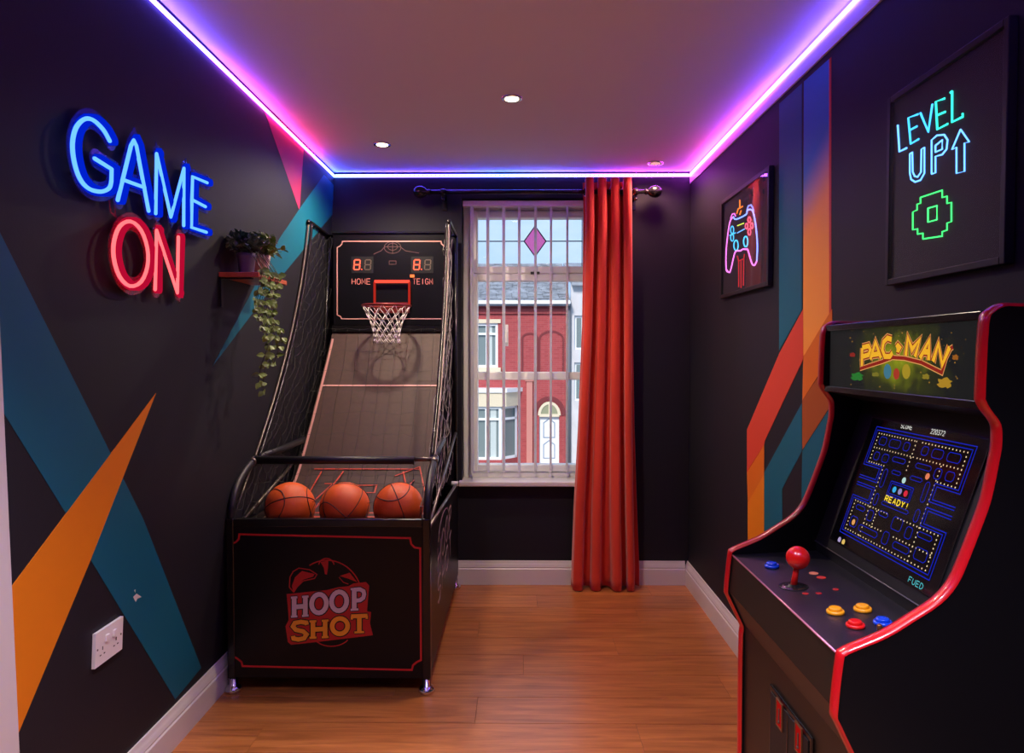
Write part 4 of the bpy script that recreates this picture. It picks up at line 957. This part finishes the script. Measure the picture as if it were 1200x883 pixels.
def blob(mb, a, b_, r): mb.poly([mp(a + r*math.cos(t_*math.pi/6)*.8, b_ + r*math.sin(t_*math.pi/6)*1.1) for t_ in range(12)])
for nm, a, b_, col in (('pale_token', .49, .385, (.55, .8, .75)), ('blue_token', .43, .48, (.05, .5, .9)), ('violet_token', .49, .48, (.35, .3, .6)), ('red_token', .55, .48, (.8, .03, .06)), ('orange_token', .69, .30, (.9, .25, .12)), ('orange_token', .12, .87, (.9, .4, .12)), ('violet_token', .03, 1.07, (.5, .4, .7)), ('yellow_token', .085, 1.07, (.9, .6, .15))):
    w = MB(); blob(w, a, b_, .024); w.build(nm, glow(nm, col, .8), scr)
w = MB()
for st in text_strokes('READY!', gap=.4): mrib(w, [(.37 + .25*a, .592 - .045*b_) for a, b_ in st], .0034)
w.build('ready_text', glow('yellow screen text', (1, .72, .05), 1.0), scr)
w = MB()
for txt, a0, a1 in (('SCORE', .27, .39), ('220372', .58, .71)):
    for st in text_strokes(txt, gap=.35): mrib(w, [(a0 + (a1-a0)*a, -.030 - .036*b_) for a, b_ in st], .0020)
w.build('score_text', glow('white screen text', (.8, .8, .75), .8), scr, stuff=True)
w = MB()
for st in text_strokes('FUED', gap=.35): mrib(w, [(.84 + .13*a, 1.085 - .04*b_) for a, b_ in st], .0022)
w.build('corner_text', glow('cyan screen text', (.1, .55, .6), .8), scr)
# marquee
mx = .764; w = MB(); w.box(mx, mx+.012, Y0, Y1, 1.272, 1.424); 
mm = bpy.data.materials.new('backlit marquee print'); mm.use_nodes = True; t_ = mm.node_tree; t_.nodes.clear()
o_ = t_.nodes.new('ShaderNodeOutputMaterial'); e_ = t_.nodes.new('ShaderNodeEmission'); tc = t_.nodes.new('ShaderNodeTexCoord'); mpn = t_.nodes.new('ShaderNodeMapping'); mpn.vector_type = 'POINT'
mpn.inputs['Location'].default_value = (-mx*0, -1.475*4.6, -1.345*9.5); mpn.inputs['Scale'].default_value = (0, 4.6, 9.5)
gl = t_.nodes.new('ShaderNodeVectorMath'); gl.operation = 'LENGTH'; cr = t_.nodes.new('ShaderNodeValToRGB'); el = cr.color_ramp.elements
el[0].position = 0; el[0].color = (.27, .30, .012, 1); el[1].position = 1; el[1].color = (.012, .012, .012, 1)
for p_, c_ in ((.36, (.12, .13, .010)), (.60, (.03, .032, .010))): e2 = el.new(p_); e2.color = (*c_, 1)
no_ = t_.nodes.new('ShaderNodeTexNoise'); no_.inputs['Scale'].default_value = 26; ma = t_.nodes.new('ShaderNodeMath'); ma.operation = 'MULTIPLY_ADD'; ma.inputs[1].default_value = .7; ma.inputs[2].default_value = -.30
ad_ = t_.nodes.new('ShaderNodeMath'); ad_.operation = 'ADD'
t_.links.new(tc.outputs['Object'], mpn.inputs[0]); t_.links.new(mpn.outputs[0], gl.inputs[0]); t_.links.new(tc.outputs['Object'], no_.inputs[0]); t_.links.new(no_.outputs['Fac'], ma.inputs[0])
t_.links.new(gl.outputs['Value'], ad_.inputs[0]); t_.links.new(ma.outputs[0], ad_.inputs[1]); t_.links.new(ad_.outputs[0], cr.inputs[0]); t_.links.new(cr.outputs[0], e_.inputs[0]); t_.links.new(e_.outputs[0], o_.inputs[0])
mar = w.build('marquee', mm, ac)
cm = lambda X, Y, o: PXp(960 + X/5, 360 + Y/5, mx - o)
MN = (-1, 0, 0)
LT_ = {'P': [[(250,345),(252,240)],[(252,238),(290,228),(300,250),(290,280),(256,290)]], 'A': [[(300,308),(330,205),(362,300)],[(312,280),(350,274)]],
 'C': [[(425,190),(400,182),(378,205),(370,250),(385,290),(415,290),(430,268)]], 'dot': [[(452,240),(462,226),(474,238),(466,252),(454,248)]],
 'M': [[(505,282),(518,180),(545,235),(588,190),(580,215)]], 'A2': [[(592,300),(645,195),(642,312)],[(610,262),(645,264)]], 'N': [[(668,320),(700,215),(722,340),(765,235)]]}
LT_['M'] = [[(508,285),(520,178),(545,250),(590,190),(562,292)]]
w1 = MB(); w2 = MB(); w3 = MB()
for nm, sts in LT_.items():
    for st in sts:
        for mb_x, wd, o in ((w1, .0195, .0006), (w2, .0160, .0012), (w3, .0105, .0018)):
            mb_x.ribbon([cm(x, y, o) for x, y in st], MN, wd)
for mb_x, wd, o in ((w1, .0105, .0005), (w2, .0070, .0011)): mb_x.ribbon([cm(x, y, o) for x, y in ((240,362),(300,342),(370,320),(430,296),(500,300),(600,325),(720,385),(760,250),(785,235))], MN, wd)
w1.build('logo_outline', glow('pale orange print', (.95, .42, .12), .75), mar); w2.build('logo_shadow', glow('dark red print', (.32, .02, .012), .8), mar); w3.build('logo_letters', glow('yellow orange print', (1.0, .50, .025), .85), mar)
# plain coloured drops under the words, and scattered specks
for nm, cx_, cy_, rx, ry, col in (('blue_shape', 400, 378, 22, 44, (.08, .28, .40)), ('red_shape', 452, 392, 18, 34, (.60, .06, .03)), ('yellow_shape', 510, 378, 24, 44, (.60, .42, .03))):
    w = MB(); w.poly([cm(cx_ + rx*math.cos(a*math.pi/8), cy_ + ry*math.sin(a*math.pi/8), .0008) for a in range(16)]); w.build(nm, glow(nm, col, .6), mar)
w = MB(); rnd = random.Random(4)
for i in range(46):
    x, y = rnd.uniform(150, 860), rnd.uniform(120, 480); r_ = rnd.uniform(1.5, 5)
    w.poly([cm(x-r_, y, .0004), cm(x, y-r_*1.3, .0004), cm(x+r_, y, .0004), cm(x, y+r_*1.3, .0004)])
w.build('specks', glow('amber specks', (.55, .28, .04), .6), mar, stuff=True)
for nm, cx_, cy_, rx, ry, col in (('green_splash', 222, 408, 42, 30, (.03, .28, .04)), ('amber_splash', 735, 445, 50, 38, (.65, .36, .03)), ('orange_splash', 798, 295, 22, 20, (.5, .16, .02)), ('red_splash', 195, 280, 20, 16, (.4, .03, .02)), ('amber_splash', 625, 408, 26, 20, (.4, .3, .03)), ('amber_splash', 330, 395, 26, 16, (.3, .26, .03))):
    w = MB(); w.poly([cm(cx_ + rx*(.62 + .38*((a*7) % 3)/2)*math.cos(a*math.pi/9), cy_ + ry*(.62 + .38*((a*5) % 4)/3)*math.sin(a*math.pi/9), .0003) for a in range(18)]); w.build(nm, glow(nm, col, .6), mar)
w = MB(); w.poly([(mx-.004, Y0, 1.283), (mx-.004, Y1, 1.283), (mx-.004, Y1, 1.415), (mx-.004, Y0, 1.415)]); w.build('marquee_cover', M['mglass'], mar)
w = MB(); w.bbox(mx-.014, mx+.012, Y0, Y1, 1.268, 1.283, .002); w.bbox(mx-.012, mx+.012, Y0, Y1, 1.415, 1.430, .002); w.build('marquee_retainer', M['blackg'], ac)
w = MB(); w.box(mx+.0125, .974, Y0, Y1, 1.415, 1.430); w.build('top_panel', M['black'], ac)
w = MB(); w.prism([(mx, Y0, 1.267), (.856, Y0, 1.243), (.862, Y0, 1.255), (mx+.01, Y0, 1.271)], (0, Y1-Y0, 0)); w.build('speaker_panel', M['blackm'], ac)
w = MB(); w.box(.96, .974, Y0, Y1, .03, 1.414); w.build('rear_panel', M['black'], ac)
w = MB(); w.box(.58, .96, Y0, Y1, .02, .04); w.build('base_panel', M['black'], ac)
# buttons and joystick
def cpp(px, py): return hit(px, py, (cpx0, 0, cpz0), cpn)
bcnt = 0
for px, py, mt, r in ((904.5, 665, 'bblue', .0165), (979, 719, 'byel', .0165), (1011, 716, 'byel', .0165), (1002.5, 735, 'bred', .0165), (1034.5, 732, 'bblue', .0165)):
    p = cpp(px, py); w = MB(); w.lathe([(r, .0003), (r, .004), (r*.93, .0065), (r*.74, .0068), (r*.72, .0052)], p, 26, cpn); bt = w.build('button', M[mt], cp)
    w = MB(); w.lathe([(r*.70, .004), (r*.69, .0105), (r*.62, .0118), (r*.3, .0112), (.0005, .011)], p, 26, cpn); w.build('plunger', M[mt], bt)
for px, py in ((959.5, 696), (944, 696.5), (979.5, 691.5)):
    p = cpp(px, py); w = MB(); w.lathe([(.0062, .0002), (.0062, .0012), (.005, .0016)], p, 16, cpn); w.build('red_emblem', mat('red print', srgb(170, 24, 24), .4), cp)
for px, py, cc in ((953.5, 672.5, (214, 130, 96)), (962.5, 677.5, (190, 50, 36))):
    p = cpp(px, py); w = MB(); w.lathe([(.010, .0002), (.010, .0010)], p, 16, cpn); w.build('printed_disc', mat('disc print', srgb(*cc), .4), cp)
p = cpp(1031, 741); w = MB(); w.lathe([(.0045, .0002), (.0045, .012), (.003, .014)], p, 12, cpn); w.build('brass_pin', mat('brass', srgb(150, 100, 60), .3, .8), cp)
p = cpp(930, 688)
w = MB(); w.lathe([(.030, .0003), (.030, .0014), (.026, .002), (.012, .003), (.010, .006)], p, 28, cpn); js = w.build('joystick', M['blackg'], cp)
top = hit(935, 654, p, (0, -1, 0)); w = MB(); w.tube([p + cpn*.002, p + (top-p)*.55, top], [.0075, .006, .0055], 12); w.build('shaft', M['bred'], js)
bm = bmesh.new(); bmesh.ops.create_uvsphere(bm, u_segments=28, v_segments=18, radius=.0245); w = MB(); w.addbm(bm, True, Matrix.Translation(top)); w.build('ball_top', M['bred'], js)
# coin door
xf = .5615; pa, pb_ = PXp(905, 801, xf), PXp(957, 852, xf)
cy1, cy0, cz1 = pa.y, PXp(955, 849, xf).y, pa.z
w = MB(); w.bbox(xf-.006, xf-.0003, cy0, cy1, cz1-.34, cz1, .0025); w.build('door_frame', M['blackg'], fpn)
w = MB(); w.bbox(xf-.0085, xf-.006, cy0+.012, cy1-.012, cz1-.328, cz1-.012, .001); cdoor = w.build('coin_door', M['blackm'], ac)
w = MB(); ymid = (cy0+cy1)/2; w.box(xf-.0095, xf-.0084, ymid-.002, ymid+.002, cz1-.20, cz1-.014); w.build('door_rib', M['blackg'], cdoor)
M['coinred'] = glow('lit red coin plate', (.55, .01, .008), .55)
for i, (px, py) in enumerate(((914, 838), (936.5, 867))):
    q = PXp(px, py, xf-.009); w = MB(); w.ribbon([(xf-.0088, q.y-.016, q.z-.028), (xf-.0088, q.y+.016, q.z-.028), (xf-.0088, q.y+.016, q.z+.028), (xf-.0088, q.y-.016, q.z+.028)], (-1, 0, 0), .003, .003, True); cs = w.build('coin_slot', mat('tarnished brass', srgb(150, 110, 80), .35, .8), cdoor)
    w = MB(); w.box(xf-.0105, xf-.0086, q.y-.0145, q.y+.0145, q.z-.0265, q.z+.0265); w.build('coin_plate', M['coinred'], cs)
    w = MB(); w.box(xf-.0125, xf-.0106, q.y-.002, q.y+.002, q.z-.012, q.z+.012); w.lathe([(.004, 0), (.003, .003)], (xf-.0106, q.y, q.z-.016), 10, (-1,0,0)); w.build('coin_mouth', M['steel'], cs)

# ------------------------------------------------------------ street outside
HY = 26.0; GZ = -2.8
w = MB(); w.box(-40, 40, 4.6, 60, GZ-.2, GZ); struct(w.build('ground', mat('grey asphalt', (.16, .16, .16), .85, noise=(3, .2))))
w = MB(); w.box(-40, 40, HY-2.2, HY-.001, GZ, GZ+.12); struct(w.build('pavement', mat('pale paving', (.34, .33, .31), .85, noise=(6, .15))))
def brick_mat(name, c1, c2, mort):
    m = bpy.data.materials.new(name); m.use_nodes = True; t = m.node_tree; b = t.nodes['Principled BSDF']; tc = t.nodes.new('ShaderNodeTexCoord'); sx = t.nodes.new('ShaderNodeSeparateXYZ'); cx = t.nodes.new('ShaderNodeCombineXYZ')
    br = t.nodes.new('ShaderNodeTexBrick'); br.inputs['Color1'].default_value = (*c1, 1); br.inputs['Color2'].default_value = (*c2, 1); br.inputs['Mortar'].default_value = (*mort, 1)
    br.inputs['Scale'].default_value = 1; br.inputs['Brick Width'].default_value = .225; br.inputs['Row Height'].default_value = .075; br.inputs['Mortar Size'].default_value = .006
    t.links.new(tc.outputs['Object'], sx.inputs[0]); t.links.new(sx.outputs[0], cx.inputs[0]); t.links.new(sx.outputs[2], cx.inputs[1]); t.links.new(cx.outputs[0], br.inputs[0]); t.links.new(br.outputs[0], b.inputs['Base Color']); b.inputs['Roughness'].default_value = .85; return m
M['brick'] = brick_mat('red brick', srgb(172, 72, 74), srgb(156, 60, 64), srgb(164, 90, 88))
M['slate'] = mat('grey slate', srgb(140, 142, 150), .7, noise=(2.5, .35)); M['stone'] = mat('cream stone', srgb(222, 206, 178), .8); M['wfr'] = mat('white frame outside', (.85, .86, .88), .4)
M['dglass'] = mat('window glass outside', srgb(120, 132, 132), .12); M['net'] = mat('pale net curtain', srgb(190, 198, 196), .8); M['arch'] = mat('dark brick arch', srgb(120, 48, 52), .85); M['pipe'] = mat('grey downpipe', srgb(96, 98, 106), .6)
hp = lambda px, py, y=HY: PYp(px, py, y)
hx = lambda px: hp(px, 416).x
hz = lambda py: hp(600, py).z
house = thing('terraced_house', 'red brick house with slate roof and white front door across the street', 'house', (0, HY, GZ))
x0, x1 = hx(470), hx(664); ze = hz(354)
uw = (hx(545), hx(583.5), hz(431), hz(379)); bwy = (hx(520), hx(611), hz(535)-.2, hz(474)); dr = (hx(632), hx(655.5), GZ+.15, hz(487))
w = MB(); holed_wall(w, x0, x1, GZ, ze, HY, [uw, (hx(525), hx(606), hz(536), hz(475)), dr], .3); hw = w.build('wall', M['brick'], house)
w = MB(); zr = PYp(600, 309, 30.5).z
w.prism([(x0-.1, HY-.35, ze-.02), (x0-.1, 30.5, zr), (x0-.1, 30.5, zr-.15), (x0-.1, HY-.35, ze-.17)], (x1-x0+.2, 0, 0)); rf = w.build('roof', M['slate'], house)
# slate courses seen edge on: joined, too many and too thin to pick apart
w = MB(); rows = 22; rnd = random.Random(2)
for j in range(rows):
    f0 = j/rows; f1 = (j+1.25)/rows; ya, yb = HY-.38 + (30.5-HY+.38)*f0, HY-.38 + (30.5-HY+.38)*min(f1, 1); za, zb_ = ze + .02 + (zr-ze)*f0, ze + (zr-ze)*min(f1, 1)
    xx = x0 - .1 - rnd.random()*.25
    while xx < x1+.1:
        wd = .28; l_ = rnd.uniform(0, .035); xa_, xb_ = max(xx, x0-.1), min(xx+wd-.02, x1+.1)
        if xb_ > xa_: w.prism([(xa_, ya, za+l_), (xa_, yb, zb_), (xa_, yb, zb_-.02), (xa_, ya, za+l_-.03)], (xb_-xa_, 0, 0))
        xx += wd
w.build('slates', M['slate'], rf, stuff=True)
w = MB(); w.box(x0-.1, x1+.1, HY-.46, HY-.30, ze-.10, ze+.02); w.build('gutter', M['wfr'], house)
w = MB(); w.box(x0, x1, HY-.08, HY-.001, hz(368), hz(362)); w.build('brick_band', M['brick'], house)
def hwin(x0, x1, z0, z1, nv, transom, y=HY, name='window'):
    w = MB(); e = .09
    for a, b_, c_, d in ((x0, x0+e, z0, z1), (x1-e, x1, z0, z1), (x0+e, x1-e, z0, z0+e), (x0+e, x1-e, z1-e, z1)): w.box(a, b_, y+.04, y+.12, c_, d)
    for i in range(1, nv): xx = x0 + (x1-x0)*i/nv; w.box(xx-.045, xx+.045, y+.045, y+.115, z0+e, z1-e)
    if transom: zt = z0 + (z1-z0)*transom; w.box(x0+e, x1-e, y+.043, y+.117, zt-.04, zt+.04)
    f = w.build(name, M['wfr'], house)
    w = MB(); w.box(x0+.02, x1-.02, y+.13, y+.14, z0+.02, z1-.02); w.build('pane', M['dglass'], f)
    w = MB()
    k_ = int((x1-x0)/.32)
    for i in range(k_):
        if i % 3 != 1: xx = x0 + .05 + i*(x1-x0-.1)/k_; w.box(xx, xx+.20, y+.120, y+.129, z0+.05, z1-.05)
    w.build('net_curtain', M['net'], f)
hwin(*uw, 3, .76)
w = MB(); w.box(uw[0]-.1, uw[1]+.1, HY-.12, HY-.001, uw[2]-.16, uw[2]); w.box(uw[0]-.1, uw[1]+.1, HY-.05, HY-.001, uw[3], uw[3]+.14); w.build('window_sill', M['stone'], house)
# bay window
bx0, bx1, bz0, bz1 = hx(520), hx(606), hz(536), hz(475); by = HY-.7
w = MB(); zt = hz(459); w.prism([(bx0, by-.1, bz1), (hx(592)+.05, by-.1, bz1), (bx1+.12, HY-.001, bz1), (bx0, HY-.001, bz1)], (0, 0, zt-bz1)); w.build('bay_cornice', M['stone'], house)
w = MB(); w.prism([(bx0, by-.16, zt), (hx(592)+.08, by-.16, zt), (bx1+.2, HY-.001, zt), (bx0, HY-.001, zt)], (0, 0, .14)); w.build('bay_roof', M['wfr'], house)
w = MB(); w.prism([(bx0, by, GZ), (hx(590), by, GZ), (bx1, HY-.001, GZ), (bx0, HY-.001, GZ)], (0, 0, bz0-GZ)); w.build('bay_base', M['brick'], house)
hwin(bx0, hx(588), bz0, bz1, 4, .76, by-.04, 'bay_window')
w = MB(); A_ = Vector((hx(588), by+.0, 0)); B_ = Vector((bx1, HY-.02, 0)); d_ = (B_-A_)
w.prism([A_+Vector((0,0,bz0)), A_+Vector((0,.12,bz0)), A_+Vector((0,.12,bz1)), A_+Vector((0,0,bz1))], d_*.16); w.prism([A_+d_*.86+Vector((0,0,bz0)), A_+d_*.86+Vector((0,.12,bz0)), A_+d_*.86+Vector((0,.12,bz1)), A_+d_*.86+Vector((0,0,bz1))], d_*.14)
zt_ = bz0 + (bz1-bz0)*.76
for za, zb_ in ((bz0, bz0+.09), (bz1-.09, bz1), (zt_-.04, zt_+.04)): w.prism([A_+Vector((0,0,za)), A_+Vector((0,.12,za)), A_+Vector((0,.12,zb_)), A_+Vector((0,0,zb_))], d_)
f_ = w.build('bay_side_window', M['wfr'], house)
w = MB(); w.prism([A_+Vector((0,.08,bz0)), A_+Vector((0,.09,bz0)), A_+Vector((0,.09,bz1)), A_+Vector((0,.08,bz1))], d_); w.build('pane', M['dglass'], f_)
# door and arches
dxc = (dr[0]+dr[1])/2; dw_ = (dr[1]-dr[0])/2
w = MB(); w.box(dr[0], dr[1], HY+.10, HY+.16, dr[2], dr[3]); do_ = w.build('door', M['wfr'], house)
w = MB()
for a, b_ in ((.15, .50), (.56, .93)):
    zz0, zz1 = dr[2] + (dr[3]-dr[2])*a, dr[2] + (dr[3]-dr[2])*b_
    w.ribbon([(dxc-dw_*.55, HY+.095, zz0), (dxc-dw_*.55, HY+.095, zz1-.15), (dxc, HY+.095, zz1), (dxc+dw_*.55, HY+.095, zz1-.15), (dxc+dw_*.55, HY+.095, zz0)], (0,-1,0), .04, .01, True)
w.build('door_panel', mat('grey moulding', srgb(150, 160, 176), .5), do_)
ar = [(dxc + dw_*math.cos(R(a)), HY-.02, dr[3] + dw_*1.25*math.sin(R(a))) for a in range(0, 181, 15)]
w = MB(); w.prism(ar, (0, .015, 0)); fl_ = w.build('fanlight', mat('fanlight glass', srgb(150, 150, 120), .2), house)
w = MB(); w.ribbon(ar, (0,-1,0), .10, .03); w.ribbon([ar[0], ar[-1]], (0,-1,0), .10, .03); w.ribbon([(dxc, HY-.02, dr[3]), (dxc, HY-.02, dr[3]+dw_*1.2)], (0,-1,0), .05, .03); w.build('fanlight_frame', M['stone'], house)
w = MB(); w.ribbon([(dxc + (dw_+.16)*math.cos(R(a)), HY-.001, dr[3] + (dw_*1.25+.16)*math.sin(R(a))) for a in range(0, 181, 15)], (0,-1,0), .16, .03); w.build('door_arch', M['arch'], house)
for a, b_, py in ((612, 630, 392), (632, 660, 390)):
    xa_, xb_ = hx(a), hx(b_); xc = (xa_+xb_)/2; r_ = (xb_-xa_)/2; zc_ = hz(py) - r_*.6
    w = MB(); w.ribbon([(xb_, HY-.001, hz(441))] + [(xc + r_*math.cos(R(q)), HY-.001, zc_ + r_*.7*math.sin(R(q))) for q in range(0, 181, 18)] + [(xa_, HY-.001, hz(441))], (0,-1,0), .07, .02); w.build('blind_arch', M['arch'], house)
w = MB(); w.box(hx(617), hx(624), HY-.10, HY-.001, GZ, hz(444)); w.box(hx(615.5), hx(625.5), HY-.14, HY-.001, hz(447), hz(443)); w.build('pilaster', mat('pink sandstone', srgb(196, 128, 118), .85), house)
w = MB(); w.tube([(hx(666.5), HY-.10, GZ), (hx(666.5), HY-.10, ze)], .075, 8); w.build('downpipe', M['pipe'], house)
h2 = thing('neighbour_house', 'pale rendered house beside the red brick house across the street', 'house', (hx(700), HY, GZ))
w = MB(); xx0, xx1 = hx(669), hx(860); hz2 = hz(330); hole = (hx(673), hx(684), hz(470), hz(425)); hole2 = (hx(673), hx(684), hz(410), hz(370)); holed_wall(w, xx0, xx1, GZ, hz2, HY, [hole, hole2], .3); w.build('wall', mat('pale render', srgb(206, 202, 204), .85, noise=(2, .08)), h2)
for q in (hole, hole2):
    w = MB(); w.box(q[0], q[1], HY+.1, HY+.14, q[2], q[3]); f_ = w.build('window', M['wfr'], h2); w = MB(); w.box(q[0]+.08, q[1]-.08, HY+.08, HY+.099, q[2]+.08, q[3]-.08); w.build('pane', M['dglass'], f_)
w = MB(); w.prism([(xx0, HY-.3, hz2-.02), (xx0, 30.5, zr+.02), (xx0, 30.5, zr-.13), (xx0, HY-.3, hz2-.17)], (xx1-xx0, 0, 0)); w.build('roof', M['slate'], h2)
h3 = thing('neighbour_house', 'plain brick house at the far left across the street', 'house', (hx(300), HY, GZ))
w = MB(); w.box(hx(250), x0-.45, HY+.05, HY+4, GZ, ze); w.build('wall', M['brick'], h3)
w = MB(); w.prism([(hx(250), HY-.3, ze+.02), (hx(250), 30.5, zr), (hx(250), 30.5, zr-.12), (hx(250), HY-.3, ze-.12)], (x0-.45-hx(250), 0, 0)); w.build('roof', M['slate'], h3)
